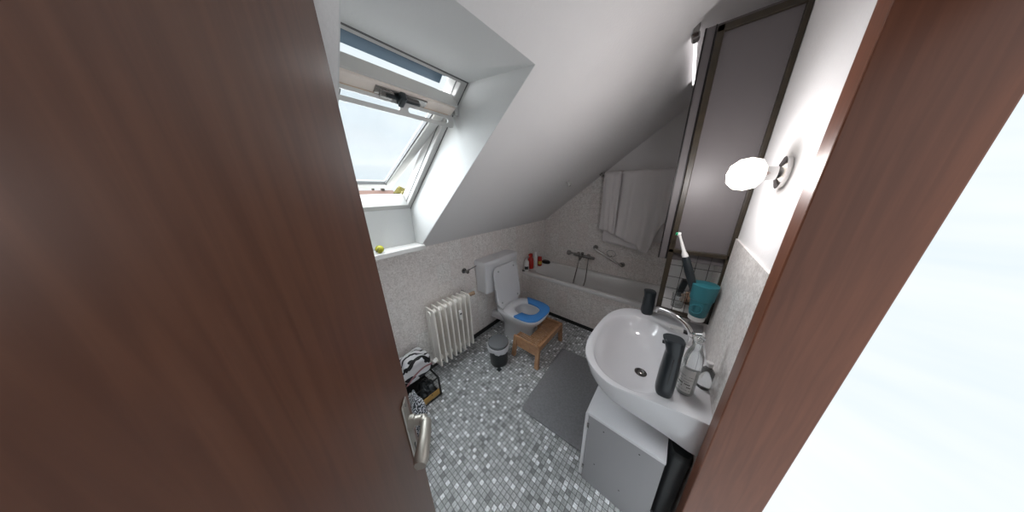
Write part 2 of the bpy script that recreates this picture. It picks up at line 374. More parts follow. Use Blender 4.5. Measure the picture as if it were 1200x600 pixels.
# tilted sash: top swung in, bottom swung out
SB_ = Vector((-1.955, 0, 1.745)); ST = Vector((-.985, 0, 2.122)); sa = (ST - SB_).normalized(); sn = Vector((-sa.z, 0, sa.x)); SLn = (ST - SB_).length
sash = bpy.data.objects.new('sash', None); C.objects.link(sash); sash.parent = win; sash.location = SB_ + Vector((0, .49, 0)) - win.location
ya, yb = WY0 + .04, WY1 - .042
k = dict(o=SB_, a=sa, nn=sn)
m_ = MB(); wbox(m_, 0, .055, ya, yb, 0, .05, bev=.006, **k); wbox(m_, SLn - .055, SLn, ya, yb, 0, .05, bev=.006, **k)
wbox(m_, .05, SLn - .05, yb - .055, yb, 0, .05, bev=.006, **k); wbox(m_, .05, SLn - .05, ya, ya + .055, 0, .05, bev=.006, **k)
m_.make('sash_frame', 'win_w', sash)
m_ = MB(); wbox(m_, .052, .060, ya + .05, yb - .05, .012, .034, **k); wbox(m_, .055, SLn - .055, yb - .061, yb - .055, .012, .034, **k); wbox(m_, .055, SLn - .055, ya + .055, ya + .061, .012, .034, **k)
m_.make('glazing_seal', 'seal', sash)
m_ = MB(); wbox(m_, .055, SLn - .055, ya + .055, yb - .055, .018, .024, **k); m_.make('pane', 'glass', sash)
# vent rail with lock and the slotted pull bar below it
m_ = MB(); wbox(m_, SLn - .012, SLn + .004, ya - .02, yb + .02, -.008, .052, bev=.004, **k); m_.make('vent_flap', 'win_w', sash)
m_ = MB(); wbox(m_, SLn - .056, SLn - .002, ya, yb + .005, -.018, 0, bev=.003, **k); m_.make('inner_rail', 'frame_in', sash)
m_ = MB(); wbox(m_, SLn - .076, SLn - .054, ya, yb - .01, -.022, -.002, bev=.003, **k); m_.make('bare_wood_strip', 'bare', sash)
m_ = MB(); wbox(m_, SLn - .050, SLn - .012, .39, .60, -.024, -.016, bev=.002, **k); wbox(m_, SLn - .060, SLn - .020, .41, .46, -.030, -.016, bev=.003, **k); m_.make('lock_plate', 'dchrome', sash)
m_ = MB(); wbox(m_, SLn - .058, SLn - .002, .475, .500, -.050, -.020, bev=.006, **k); wbox(m_, SLn - .040, SLn - .028, .43, .57, -.036, -.022, bev=.003, **k)
m_.make('lock_lever', 'darkplastic', sash)
# slotted bar: plate with two rounded slots, hanging from the rail
def rrect(y0, y1, v0, v1, r, n=5):
    out = []
    for cy, cv, a0 in ((y1 - r, v1 - r, 0), (y0 + r, v1 - r, PI / 2), (y0 + r, v0 + r, PI), (y1 - r, v0 + r, 3 * PI / 2)):
        for i in range(n + 1): a = a0 + PI / 2 * i / n; out.append((cy + r * math.cos(a), cv + r * math.sin(a)))
    return out
bd = Vector((-.2, 0, -.98)).normalized()      # direction the plate hangs
bn = Vector((bd.z, 0, -bd.x))
bo = Vector((-1.026, 0, 2.080))
outer = rrect(ya - .025, yb + .022, -.002, .050, .014)
slots = [rrect(ya + .02, .490, .012, .033, .010), rrect(.525, yb - .012, .012, .033, .010)]
t = bmesh.new()
def loop(pts): 
    vs = [t.verts.new(bo + bd * v + Vector((0, y, 0))) for y, v in pts]; return [t.edges.new((vs[i], vs[(i + 1) % len(vs)])) for i in range(len(vs))]
es = loop(outer) + loop(slots[0]) + loop(slots[1])
bmesh.ops.triangle_fill(t, edges=es, use_beauty=True)
ex = bmesh.ops.extrude_face_region(t, geom=t.faces[:]); bmesh.ops.translate(t, vec=bn * .010, verts=[g for g in ex['geom'] if isinstance(g, bmesh.types.BMVert)])
MB()._add(t).make('pull_bar', 'win_w', sash)
m_ = MB(); m_.box((-.012, -.012, -.035), (.012, .012, .035), .004, Matrix.Translation(ST + Vector((-.03, yb + .028, .0)))); m_.make('pivot_bracket', 'win_w', sash)

# ------------------------------------------------------------ outdoors, seen through the gap under the sash
struct('trim_3', MB().box((-120, -90, -8.2), (-4, 90, -8)), 'ground')
def house(x, y, w_, d_, eave, ridge, label, wm='housew'):
    h = thing('house', label, 'house', (x, y, -8), 'houses beyond the roof window')
    MB().box((x - d_ / 2, y - w_ / 2, -8), (x + d_ / 2, y + w_ / 2, eave)).make('walls', wm, h)
    MB().prism([(x - d_ / 2 - .4, y - w_ / 2 - .4, eave), (x + d_ / 2 + .4, y - w_ / 2 - .4, eave), (x, y - w_ / 2 - .4, ridge)], (0, w_ + .8, 0)).make('roof', 'roof', h)
    MB().box((x - .3, y + w_ * .2, eave + .2), (x + .3, y + w_ * .2 + .6, ridge + .7)).make('chimney', 'housew', h)
    for i in range(3):
        yy = y - w_ * .35 + i * w_ * .3
        MB().box((x + d_ / 2, yy, eave - 2.2), (x + d_ / 2 + .06, yy + 1, eave - .9)).make('window', 'housepane', h)
house(-48, 15.0, 6, 8, .3, 2.5, 'distant house with a brown tiled roof, left of the others below the roof window')
house(-60, 24.0, 7, 8, -.2, 2.2, 'distant house with a brown roof, nearest the yellow tree')
house(-75, 20, 14, 9, .5, 2.9, 'distant wide house with a brown roof, furthest behind under the sash')
tr = thing('tree', 'yellow leaved tree outside beyond the lower right corner of the roof window', 'tree', (-26, 11.4, -8))
MB().tube([(-26, 11.4, -8), (-26, 11.35, -4), (-26, 11.4, -1)], [.25, .2, .12]).make('trunk', 'trunk', tr)
cr_ = MB()
for i in range(26):
    a = random.uniform(0, 2 * PI); rr = random.uniform(0, 1.5); t = bmesh.new(); bmesh.ops.create_icosphere(t, subdivisions=2, radius=random.uniform(.45, .8))
    for v in t.verts: v.co *= random.uniform(.8, 1.2)
    cr_._add(t, Matrix.Translation((-26 + rr * math.cos(a), 11.5 + rr * math.sin(a), random.uniform(-1.6, 2.3))))
cr_.make('crown', 'leaf', tr)

# ------------------------------------------------------------ door
E_ = Vector((-.560, .146, 0)); dd = Vector((.8, -.6, 0)); dn = Vector((.6, .8, 0)); LW = .84
dm = Matrix(((dd.x, dn.x, 0, E_.x), (dd.y, dn.y, 0, E_.y), (0, 0, 1, 0), (0, 0, 0, 1)))
door = bpy.data.objects.new('door_1', None); C.objects.link(door); door.location = (E_.x, E_.y, 0.008); door['kind'] = 'structure'
MB().box((0, -.04, .008), (LW, 0, 2.06), .003, dm).make('door_leaf', 'door', door)
MB().box((.030, 0, .858), (.068, .006, 1.132), .003, dm).make('handle_plate', 'steel', door)
lever = MB()
def D(s, n, z): return dm @ Vector((s, n, z))
lever.tube([D(.049, .004, 1.05), D(.049, .020, 1.05), D(.049, .021, 1.05), D(.049, .046, 1.05)], [.019, .019, .0135, .0135], 18)
lever.tube([D(.049, .040, 1.05)] + [D(.049 + .012 * math.sin(a), .046 + .012 * (1 - math.cos(a)) * .8, 1.05) for a in (0, .5, 1.0, 1.5)] + [D(.10, .057, 1.05), D(.155, .057, 1.05), D(.166, .056, 1.05)], [.0135, .0135, .014, .0145, .015, .0165, .0185, .014], 18)
lever.make('lever_handle', 'steel', door, smooth=True)
kh = MB(); kh.lathe([(.0045, 0), (.0045, .0015)], mtx=dm @ Matrix.Translation((.049, .006, .955)) @ Matrix.Rotation(-PI / 2, 4, 'X'), n=14)
kh.box((.0465, .006, .935), (.0515, .0075, .955), 0, dm); kh.make('keyhole', 'black', door)
sc_ = MB()
for z in (.872, 1.118): sc_.lathe([(.0035, 0), (.0035, .0012)], mtx=dm @ Matrix.Translation((.049, .006, z)) @ Matrix.Rotation(-PI / 2, 4, 'X'), n=12)
sc_.make('plate_screws', 'dchrome', door)
lt = MB(); lt.box((-.013, -.028, 1.245), (0, -.014, 1.275), .002, dm); lt.make('latch_bolt', 'dchrome', door)
# door lining in the right-hand wall
jb = MB(); jb.box((X1 - .018, DY1, 0), (X1 + .14, DY1 + .07, DZ + .07), .003); jb.box((X1 - .018, DY0 - .07, 0), (X1 + .14, DY0, DZ + .07), .003)
jb.box((X1 - .018, DY0, DZ), (X1 + .14, DY1, DZ + .07), .003)
struct('trim_4', jb, 'jamb')
# ------------------------------------------------------------ bathtub
TY = 2.215; TZ = .575
tub = thing('bathtub', 'built-in white bathtub with tiled front panel under the towel rail', 'bathtub', (-.72, 2.54, 0))
cx, cy = (X0 + X1) / 2, (TY + Y1) / 2
ox, oy = (X1 - X0) / 2 - .003, (Y1 - TY) / 2 - .003
N = 96
def tr_(ax, ay, z, n=3.2, dx=0, dy=0): return sup(cx + dx, cy + dy, z, ax, ay, n, N)
def rectring(ax, ay, z):
    out = []
    for j in range(N):
        a = 2 * PI * j / N; c, s_ = math.cos(a), math.sin(a)
        # match the superellipse parameterisation so quads stay straight
        x = math.copysign(abs(c) ** (2 / 30), c) * ax; y = math.copysign(abs(s_) ** (2 / 30), s_) * ay
        out.append((cx + x, cy + y, z))
    return out
b = MB()
b.loft([rectring(ox, oy, TZ - .045), rectring(ox, oy, TZ - .010), rectring(ox - .006, oy - .006, TZ - .002), rectring(ox - .014, oy - .012, TZ),
        tr_(ox - .10, oy - .058, TZ, 5), tr_(ox - .115, oy - .070, TZ - .012, 5), tr_(ox - .15, oy - .085, TZ - .14, 4.5), tr_(ox - .22, oy - .10, TZ - .32, 4), tr_(ox - .30, oy - .14, TZ - .40, 4), tr_(ox - .5, oy - .22, TZ - .415, 3)],
       cap0=False, cap1=True)
b.make('tub', 'enamel', tub, smooth=True, angle=60)
MB().box((X0 + .001, TY + .018, .065), (X1 - .001, TY + .035, TZ - .035)).make('front_panel', 'tile_y', tub)
MB().box((X0 + .001, TY + .034, 0), (X1 - .001, TY + .044, .066)).make('plinth', 'black', tub)

# bath mixer with shower
YW = Y1
mx = thing('bath_mixer_tap', 'chrome wall-mounted bath mixer tap with hand shower and hose above the tub', 'tap', (-1.03, YW, .80))
b = MB(); b.tube([(-1.145, YW - .055, .792), (-.885, YW - .055, .775)], .023, 16); b.tube([(-1.10, YW, .79), (-1.10, YW - .05, .79)], [.03, .016], 14); b.tube([(-.95, YW, .782), (-.95, YW - .05, .782)], [.03, .016], 14)
b.make('body', 'dchrome', mx, smooth=True)
b = MB(); b.tube([(-1.02, YW - .055, .79), (-1.02, YW - .115, .765), (-1.02, YW - .150, .745)], [.014, .013, .012], 14); b.make('spout', 'dchrome', mx, smooth=True)
b = MB(); b.lathe([(.012, .0), (.02, .012), (.02, .028), (.012, .034)], (-1.02, YW - .06, .806), 16); b.tube([(-1.02, YW - .06, .832), (-1.01, YW - .13, .85)], [.006, .008]); b.make('lever', 'dchrome', mx, smooth=True)
b = MB(); b.tube([(-.885, YW - .055, .775), (-.845, YW - .055, .772)], [.022, .020], 14); b.make('side_knob', 'dchrome', mx, smooth=True)
b = MB(); b.tube(smoothpath([(-.93, YW - .06, .76), (-.93, YW - .07, .60), (-.935, YW - .09, .42), (-.96, YW - .13, .30), (-1.02, YW - .16, .26), (-1.09, YW - .14, .32), (-1.085, YW - .09, .50), (-1.06, YW - .07, .70), (-1.065, YW - .062, .78)]), .0065, 8)
b.make('shower_hose', 'dchrome', mx, smooth=True)
b = MB(); b.tube([(-1.06, YW - .085, .80), (-1.14, YW - .095, .812), (-1.18, YW - .10, .815)], [.011, .012, .013], 14)
b.lathe([(.010, -.022), (.034, -.012), (.036, .008), (.030, .014)], mtx=Matrix.Translation((-1.205, YW - .105, .815)) @ Matrix.Rotation(PI / 2.4, 4, 'X'), n=22); b.make('shower_head', 'dchrome', mx, smooth=True)
gb = thing('grab_bar', 'slanted chrome grab bar on the tiles right of the mixer tap', 'grab bar', (-.68, YW, .84))
g0, g1 = Vector((-.86, YW, .925)), Vector((-.50, YW, .745))
b = MB(); b.tube(smoothpath([g0 + Vector((0, -.01, 0)), g0 + Vector((.012, -.05, -.006)), g0.lerp(g1, .12) + Vector((0, -.06, 0)), g0.lerp(g1, .88) + Vector((0, -.06, 0)), g1 + Vector((-.012, -.05, .006)), g1 + Vector((0, -.01, 0))]), .0125, 14); b.make('bar', 'chrome', gb, smooth=True)
for p in (g0, g1):
    b = MB(); b.lathe([(.034, 0), (.034, .008), (.026, .016)], mtx=Matrix.Translation(p) @ Matrix.Rotation(PI / 2, 4, 'X'), n=22); b.make('wall_flange', 'dchrome', gb, smooth=True)
rg = thing('soap_ring', 'thin round chrome ring on the tiles above the slanted grab bar', 'ring holder', (-.64, YW, .885))
b = MB(); b.tube([(-.64 + .055 * math.cos(a), YW - .05 - .02 * math.sin(a), .885 + .05 * math.sin(a)) for a in [2 * PI * i / 28 for i in range(28)]], .0035, 8, closed=True); b.make('ring', 'dchrome', rg, smooth=True)
b = MB(); b.tube([(-.64, YW, .840), (-.64, YW - .032, .838)], .006, 8); b.make('bracket', 'dchrome', rg, smooth=True)

# towel rail, towels
tb = thing('towel_rail', 'dark metal towel rail high on the end wall', 'towel rail', (-.47, YW, 1.87))
b = MB(); b.tube([(-.87, YW - .07, 1.878), (.14, YW - .07, 1.878)], .009, 12); b.make('rail', 'dchrome', tb, smooth=True)
for x in (-.86, .13):
    b = MB(); b.lathe([(.030, 0), (.030, .012), (.014, .018), (.014, .085), (.02, .088), (.02, .10), (.008, .104)], mtx=Matrix.Translation((x, YW, 1.878)) @ Matrix.Rotation(PI / 2, 4, 'X'), n=18); b.make('wall_bracket', 'dchrome', tb, smooth=True)

def cloth(name, m, x0, x1, bottom, front, back_bottom, amp, seed, loc, folds, lean=0, layer=0, yoff=0):
    """sheet hung over the rail: front side down to bottom(u), back side down to back_bottom"""
    rnd = random.Random(seed); ph = [rnd.uniform(0, 6) for _ in range(4)]
    NU, NV = 60, 44; V = []
    for i in range(NU + 1):
        u = i / NU
        for j in range(NV + 1):
            v = j / NV
            zb = bottom(u)
            if v < .22:                      # back sheet, from its hem up to the rail
                q = v / .22; z = back_bottom + (1.878 - back_bottom) * q; y = YW - .050 + .008 * layer
            elif v < .30:
                q = (v - .22) / .08; a = PI * q; z = 1.878 + (.014 + .007 * layer) * math.sin(a); y = YW - .07 + (.020 + .008 * layer) * math.cos(a) - (yoff + .002 - .008 * layer) * q
            else:
                q = (v - .30) / .70; z = 1.878 - (1.878 - zb) * q
                f = sum(amp * (.5 if kx else 1) * math.sin(folds * (1 + .63 * kx) * u * 2 * PI + ph[kx] + .8 * kx * q) for kx in range(3)) * min(1, q * 1.3 + .18)
                y = YW - .092 - yoff + f * .5 - .008 * q
                y = min(y, YW - .090 - yoff * .75)
            x = x0 + (x1 - x0) * u + lean * (0 if v < .3 else (v - .3) / .7) + (0 if v < .3 else .010 * math.sin(7 * u * PI + ph[3]) * (v - .3))
            V.append((x, y, z))
    Fc = [(i * (NV + 1) + j, (i + 1) * (NV + 1) + j, (i + 1) * (NV + 1) + j + 1, i * (NV + 1) + j + 1) for i in range(NU) for j in range(NV)]
    mb = MB(); mb.faces(V, Fc); o = mb.make(name, m, smooth=True, angle=180, origin=loc)
    md = o.modifiers.new('s', 'SOLIDIFY'); md.thickness = .004; md.offset = 0
    return o
def lerp_prof(pts):
    def f(u):
        for (a, za), (b_, zb) in zip(pts, pts[1:]):
            if u <= b_:
                q = (u - a) / (b_ - a); return za + (zb - za) * q
        return pts[-1][1]
    return f
c1 = cloth('bath_towel', 'towel', -.61, -.13, lerp_prof([(0, 1.16), (.08, 1.13), (.35, 1.08), (.62, 1.00), (.74, .97), (.80, 1.06), (.88, 1.22), (1, 1.36)]), 0, 1.10, .026, 3, (-.42, YW - .07, 1.88), 2.2, yoff=.034, layer=1)
tag(c1, 'large off-white bath towel hanging with a pointed lower edge over the rail', 'towel')
c2 = cloth('hand_towel', 'towel', -.805, -.62, lerp_prof([(0, 1.21), (.55, 1.20), (.75, 1.16), (1, 1.17)]), 0, 1.15, .024, 8, (-.70, YW - .07, 1.88), 1.6, yoff=.06, lean=.01, layer=2)
tag(c2, 'folded narrow towel at the left end of the rail, overlapping the large towel', 'towel')
c3 = cloth('thin_towel', 'towel', -.755, -.36, lerp_prof([(0, 1.05), (.3, 1.03), (1, .995)]), 0, 1.2, .003, 5, (-.55, YW - .07, 1.88), 1.2, yoff=-.004)
tag(c3, 'thin lowest towel hanging behind the large one, straight hem showing lower left', 'towel')

# hook on the slope
hx, hy = -1.0, 2.127; hz = zs(hx); hm = Matrix.Translation((hx, hy, hz)) @ Matrix.Rotation(-math.atan(SL), 4, 'Y') @ Matrix.Rotation(PI, 4, 'X')
hk = thing('coat_hook', 'small round white hook screwed to the sloping ceiling above the bathtub', 'hook', (hx, hy, hz))
MB().lathe([(.022, 0), (.022, .004), (.009, .008), (.009, .030), (.018, .036), (.02, .046), (.012, .052)], mtx=hm, n=20).make('knob', 'offwhite', hk, smooth=True)
MB().lathe([(.006, .052), (.006, .0535)], mtx=hm, n=12).make('screw', 'darkprint', hk)

# wall lamp above the washbasin (just right of what the photograph shows)
vx, vy, vz = X1 - .001, 1.12, 1.74
vl = thing('wall_lamp', 'lit globe lamp on the right wall above the washbasin', 'lamp', (vx, vy, vz))
b = MB(); b.lathe([(.05, 0), (.05, .012), (.022, .020), (.022, .05)], mtx=Matrix.Translation((vx, vy, vz)) @ Matrix.Rotation(-PI / 2, 4, 'Y'), n=24); b.make('base', 'chrome', vl, smooth=True)
b = MB(); b.lathe([(.024, .045), (.046, .058), (.055, .085), (.050, .112), (.030, .132), (.0, .138)], mtx=Matrix.Translation((vx, vy, vz)) @ Matrix.Rotation(-PI / 2, 4, 'Y'), n=28, cap1=False); b.make('glass_shade', 'lampglow', vl, smooth=True)
pl = bpy.data.lights.new('wall_lamp_bulb', 'POINT'); pl.energy = WALL_LAMP; pl.color = (1, .965, .97); pl.shadow_soft_size = .05
po = bpy.data.objects.new('wall_lamp_bulb', pl); C.objects.link(po); po.location = (vx - .20, vy, vz - .01)

# fluorescent tube on the slope
tx = -.112; tz_ = zs(tx) - .03
fl = thing('fluorescent_lamp', 'thin lit fluorescent tube with dark end caps on the slope above the brown framed rack', 'lamp', (tx, 1.95, zs(tx)))
b = MB(); b.tube([(tx, 1.66, tz_), (tx, 2.28, tz_)], .0075, 12); b.make('tube', 'tube', fl, smooth=True)
b = MB(); b.tube([(tx, 1.62, tz_), (tx, 1.662, tz_)], .018, 12); b.box((tx - .012, 1.60, tz_), (tx + .012, 1.645, zs(tx) + .012), .003); b.make('end_cap', 'dchrome', fl)
b = MB(); b.tube([(tx, 2.278, tz_), (tx, 2.32, tz_)], .013, 12); b.box((tx - .010, 2.29, tz_), (tx + .010, 2.32, zs(tx) + .012), .003); b.make('end_cap', 'dchrome', fl)

# ------------------------------------------------------------ radiator
rad = thing('radiator', 'cream ribbed column radiator standing at the tiled wall below the sill', 'radiator', (-1.58, .93, 0))
ry0, ry1, nr = .720, 1.105, 8
rz0, rz1 = .12, .725
for i in range(nr):
    y = ry0 + (ry1 - ry0) * i / (nr - 1); b = MB()
    t_ = .012
    # front and rear fins joined by top and bottom headers
    prof = [(-1.655, rz1 - .03), (-1.645, rz1 - .004), (-1.63, rz1), (-1.525, rz1), (-1.508, rz1 - .006), (-1.500, rz1 - .03), (-1.500, rz0 + .03), (-1.508, rz0 + .006), (-1.525, rz0), (-1.63, rz0), (-1.645, rz0 + .004), (-1.655, rz0 + .03)]
    hole = None
    b.prism([(x, y - t_ / 2, z) for x, z in prof], (0, t_, 0))
    b.tube([(-1.60, y, rz0 + .03), (-1.60, y, rz1 - .03)], .012, 8)
    b.tube([(-1.508, y, rz0 + .012), (-1.508, y, rz1 - .012)], .0095, 8)
    b.make('rib', 'rad', rad, smooth=True, angle=35)
b = MB()
b.bm.free()
for zz in (rz1 - .045, rz0 + .045):
    b = MB(); b.tube([(-1.576, ry0 - .018, zz), (-1.576, ry1 + .018, zz)], .024, 14); b.make('header_pipe', 'rad', rad, smooth=True)
b = MB(); b.tube([(-1.576, ry1 + .015, rz1 - .045), (-1.576, ry1 + .05, rz1 - .045)], .012, 12); b.tube([(-1.576, ry1 + .04, rz1 - .045), (-1.66, ry1 + .04, rz1 - .03), (-1.692, ry1 + .04, rz1 - .03)], .009, 10); b.make('valve', 'dchrome', rad, smooth=True)
b = MB(); b.tube([(-1.576, ry1 + .05, rz1 - .045), (-1.565, ry1 + .062, rz1 - .042), (-1.55, ry1 + .105, rz1 - .038)], [.015, .020, .020], 16); b.make('thermostat_knob', 'beige', rad, smooth=True)
b = MB(); b.tube([(-1.576, ry0 - .018, rz0 + .045), (-1.576, ry0 - .060, rz0 + .045)], [.018, .02], 12); b.tube([(-1.576, ry0 - .045, rz0 + .045), (-1.66, ry0 - .045, rz0 + .03), (-1.692, ry0 - .045, rz0 + .03)], .009, 10); b.tube([(-1.576, ry0 - .045, rz0 + .045), (-1.54, ry0 - .045, rz0 + .09)], [.014, .018], 12); b.make('return_valve', 'frame_w', rad, smooth=True)
mt = MB(); mt.box((-1.503, .955, .52), (-1.478, .985, .615), .006); mt = mt.make('heat_meter', 'frame_w', rad)
MB().box((-1.479, .960, .575), (-1.4765, .980, .592), .001).make('meter_display', 'darkprint', mt)
b = MB()
b.bm.free()
for yy in (.80, 1.07):
    for zz in (.60, .17):
        b = MB(); b.tube([(X0 - .002, yy, zz), (-1.64, yy, zz)], .008, 8); b.make('wall_bracket', 'rad', rad, smooth=True)

# ------------------------------------------------------------ cistern and toilet
TC = 1.62
ci = thing('cistern', 'white plastic flush cistern on the tiled wall behind the raised toilet lid', 'cistern', (-1.60, TC, .62))
y0c, y1c = 1.345, 1.895
prof = []
def cring(z, gx, gy, r=.02):
    out = []
    for cy_, cx_, a0 in ((y1c - gy - r, -1.505 - gx - r, 0), (y1c - gy - r, X0 + .001 + r, PI / 2), (y0c + gy + r, X0 + .001 + r, PI), (y0c + gy + r, -1.505 - gx - r, 3 * PI / 2)):
        for i in range(6): a = a0 + PI / 2 * i / 5; out.append((cx_ + r * math.cos(a), cy_ + r * math.sin(a), z))
    return out
MB().loft([cring(.600, .03, .03), cring(.612, .012, .014), cring(.94, 0, 0)]).make('tank', 'wplastic', ci, smooth=True)
MB().loft([cring(.94, -.004, -.004), cring(.972, -.004, -.004), cring(.985, .006, .006)]).make('tank_lid', 'wplastic', ci, smooth=True)
MB().box((-1.63, TC - .035, .985), (-1.57, TC + .035, .992), .003).make('flush_button', 'wplastic', ci)
b = MB(); b.tube([(-1.64, TC, .60), (-1.64, TC, .36), (-1.60, TC, .30), (-1.50, TC, .28)], .022, 14); b.make('flush_pipe', 'wplastic', ci, smooth=True)
sv = thing('angle_valve', 'chrome stop valve with thin pipe running along the tiles into the cistern', 'valve', (X0, 1.205, .915))
b = MB(); b.lathe([(.030, 0), (.028, .008), (.012, .012), (.012, .05), (.017, .052), (.017, .07)], mtx=Matrix.Translation((X0, 1.205, .905)) @ Matrix.Rotation(PI / 2, 4, 'Y'), n=18); b.make('valve_body', 'dchrome', sv, smooth=True)
b = MB(); b.tube([(X0 + .035, 1.205, .905), (X0 + .036, 1.25, .912)], [.009, .009], 10); b.tube([(X0 + .036, 1.25, .912), (X0 + .045, 1.34, .93)], .005, 8); b.make('supply_pipe', 'dchrome', sv, smooth=True)

to = thing('toilet', 'white toilet with raised lid and blue padded seat between cistern and wooden stool', 'toilet', (-1.25, TC, 0))
b = MB()
def tring(z, xb, xf, hy, n=2.6): return sup(-1.26, TC, z, xf + 1.26, hy, n, 56, axn=-1.26 - xb)
b.loft([tring(0, -1.50, -1.10, .095), tring(.03, -1.50, -1.105, .09), tring(.16, -1.49, -1.085, .10), tring(.24, -1.50, -1.055, .125), tring(.32, -1.52, -.985, .172), tring(.375, -1.53, -.945, .195, 2.9), tring(.40, -1.53, -.938, .198, 3.0), tring(.408, -1.525, -.945, .192, 3.0),
        sup(-1.17, TC, .408, .175, .135, 2.5, 56), sup(-1.17, TC, .395, .168, .128, 2.5, 56), sup(-1.18, TC, .30, .135, .10, 2.3, 56), sup(-1.19, TC, .20, .10, .075, 2.2, 56), sup(-1.20, TC, .13, .05, .04, 2, 56)], cap1=True)
b.make('bowl', 'ceramic', to, smooth=True, angle=60)
MB().tube(smoothpath([(-1.46, TC - .0, .19), (-1.56, TC, .18), (-1.70, TC, .17)]), .055, 20).make('waste_pipe', 'wplastic', to, smooth=True)
# seat ring
def ringloft(o, ins, z0, z1, m, name, par, jj=None):
    n = len(o(0)); b = MB()
    rings = [o(0, z0), o(0, z1 - .006), o(-.006, z1), ins(.006, z1), ins(0, z1 - .006), ins(0, z0)]
    V = [p for r in rings for p in r]; idx = range(n) if jj is None else jj; k = len(rings); Fc = []
    for j in idx:
        q = (j + 1) % n
        for a in range(k): bb = (a + 1) % k; Fc.append((a * n + j, a * n + q, bb * n + q, bb * n + j))
    if jj is not None:
        for j, rev in ((jj[0], 1), ((jj[-1] + 1) % n, 0)):
            f = [a * n + j for a in range(k)]; Fc.append(tuple(reversed(f)) if rev else tuple(f))
    used = sorted({i for f in Fc for i in f}); mp_ = {u: i for i, u in enumerate(used)}
    b.faces([V[u] for u in used], [tuple(mp_[i] for i in f) for f in Fc]); return b.make(name, m, par, smooth=True, angle=50)
NS = 72
so = lambda g, z=0: sup(-1.18, TC, z, .245 + g, .208 + g, 3.4, NS, axn=.225 + g)
si = lambda g, z=0: sup(-1.15, TC, z, .135 + g, .112 + g, 2.6, NS, axn=.150 + g)
ringloft(so, si, .411, .432, 'wplastic', 'seat_ring', to)
po_ = lambda g, z=0: sup(-1.18, TC, z, .250 + g, .213 + g, 3.4, NS, axn=.23 + g)
pi_ = lambda g, z=0: sup(-1.15, TC, z, .132 + g, .105 + g, 2.6, NS, axn=.147 + g)
padj = [j % NS for j in range(-18, 22)]
pad = ringloft(po_, pi_, .4325, .452, 'blue', 'seat_pad', to, padj); pad['label'] = 'blue foam seat pad, U-shaped, around the front'
# hinge block and lid
MB().box((-1.44, TC - .155, .411), (-1.40, TC + .155, .437), .006).make('hinge', 'wplastic', to)
lm_ = Matrix.Translation((-1.400, TC, .440)) @ Matrix.Rotation(-math.radians(98), 4, 'Y')
lp = [(x, y, 0) for x, y, _ in sup(.235, 0, 0, .238, .205, 7, 64, axn=.235)]
b = MB(); b.loft([[(x, y, 0) for x, y, _ in lp], [(x, y, .012) for x, y, _ in lp], [(.235 + (x - .235) * .96, y * .95, .020) for x, y, _ in lp]] if False else [[(.235 + (x - .235) * .94, y * .93, .006) for x, y, _ in lp], [(.235 + (x - .235) * .95, y * .94, -.002) for x, y, _ in lp], [(x, y, 0) for x, y, _ in lp], [(x, y, .012) for x, y, _ in lp], [(.235 + (x - .235) * .96, y * .95, .020) for x, y, _ in lp]], mtx=lm_); b.make('lid', 'wplastic', to, smooth=True)
for xx, yy in ((.05, .14), (.05, -.14), (.42, .13), (.42, -.13)):
    b = MB(); b.lathe([(.010, 0), (.010, -.006)], (xx, yy, 0), 12, mtx=lm_); b.make('lid_buffer', 'sticker', to)

# ------------------------------------------------------------ wooden stool
st = thing('toilet_stool', 'low slatted bamboo stool pushed against the front of the toilet', 'stool', (-.98, 1.6, 0))
sx0, sx1, sy0, sy1, sz = -1.15, -.835, 1.365, 1.865, .245
for (x, y) in ((sx0, sy0), (sx0, sy1), (sx1, sy0), (sx1, sy1)):
    dx = -.02 if x == sx0 else .0; dy = -.022 if y == sy0 else .022; s_ = .040
    ax_ = x if x == sx0 else x - s_; ay_ = y if y == sy0 else y - .030
    b = MB(); lo = [(ax_ + dx, ay_ + dy, 0), (ax_ + dx + s_, ay_ + dy, 0), (ax_ + dx + s_, ay_ + dy + .030, 0), (ax_ + dx, ay_ + dy + .030, 0)]
    hi = [(ax_, ay_, sz - .006), (ax_ + s_, ay_, sz - .006), (ax_ + s_, ay_ + .030, sz - .006), (ax_, ay_ + .030, sz - .006)]
    b.loft([lo, hi]); b.make('leg', 'bamboo', st)
for y, nm in ((sy0 + .004, 'a'), (sy1 - .020, 'b')):
    b = MB()
    for i in range(4):
        xa = sx0 + .042 + i * (sx1 - sx0 - .084) / 4
        b.box((xa, y, sz - .115), (xa + (sx1 - sx0 - .084) / 4 - .002, y + .014, sz - .004), .002)
    b.make('side_panel', 'bamboo', st)
MB().box((sx1 - .018, sy0 + .03, sz - .050), (sx1 - .002, sy1 - .03, sz - .004), .003).make('front_rail', 'bamboo', st)
# U-shaped top: rim rails plus slats, open towards the toilet foot
b = MB()
b.box((sx0, sy0, sz - .016), (sx1, sy0 + .020, sz + .010), .003); b.box((sx0, sy1 - .022, sz - .006), (sx1, sy1, sz + .010), .003); b.box((sx1 - .024, sy0, sz - .006), (sx1, sy1, sz + .010), .003)
b.make('top_rim', 'bamboo', st)
y = sy0 + .028
while y < sy1 - .03:
    inner = abs(y + .006 - TC) < .135
    xa = (-1.02 if inner else sx0 + .002)
    b = MB(); b.box((xa, y, sz - .022), (sx1 - .020, y + .012, sz - .012), .002); b.make('slat', 'bamboo', st); y += .0235
MB().box((sx0 + .004, sy0 + .02, sz - .036), (sx0 + .022, TC - .14, sz - .022), .002).make('cross_batten', 'bamboo', st)
MB().box((sx1 - .06, sy0 + .02, sz - .036), (sx1 - .04, sy1 - .02, sz - .022), .002).make('cross_batten', 'bamboo', st)

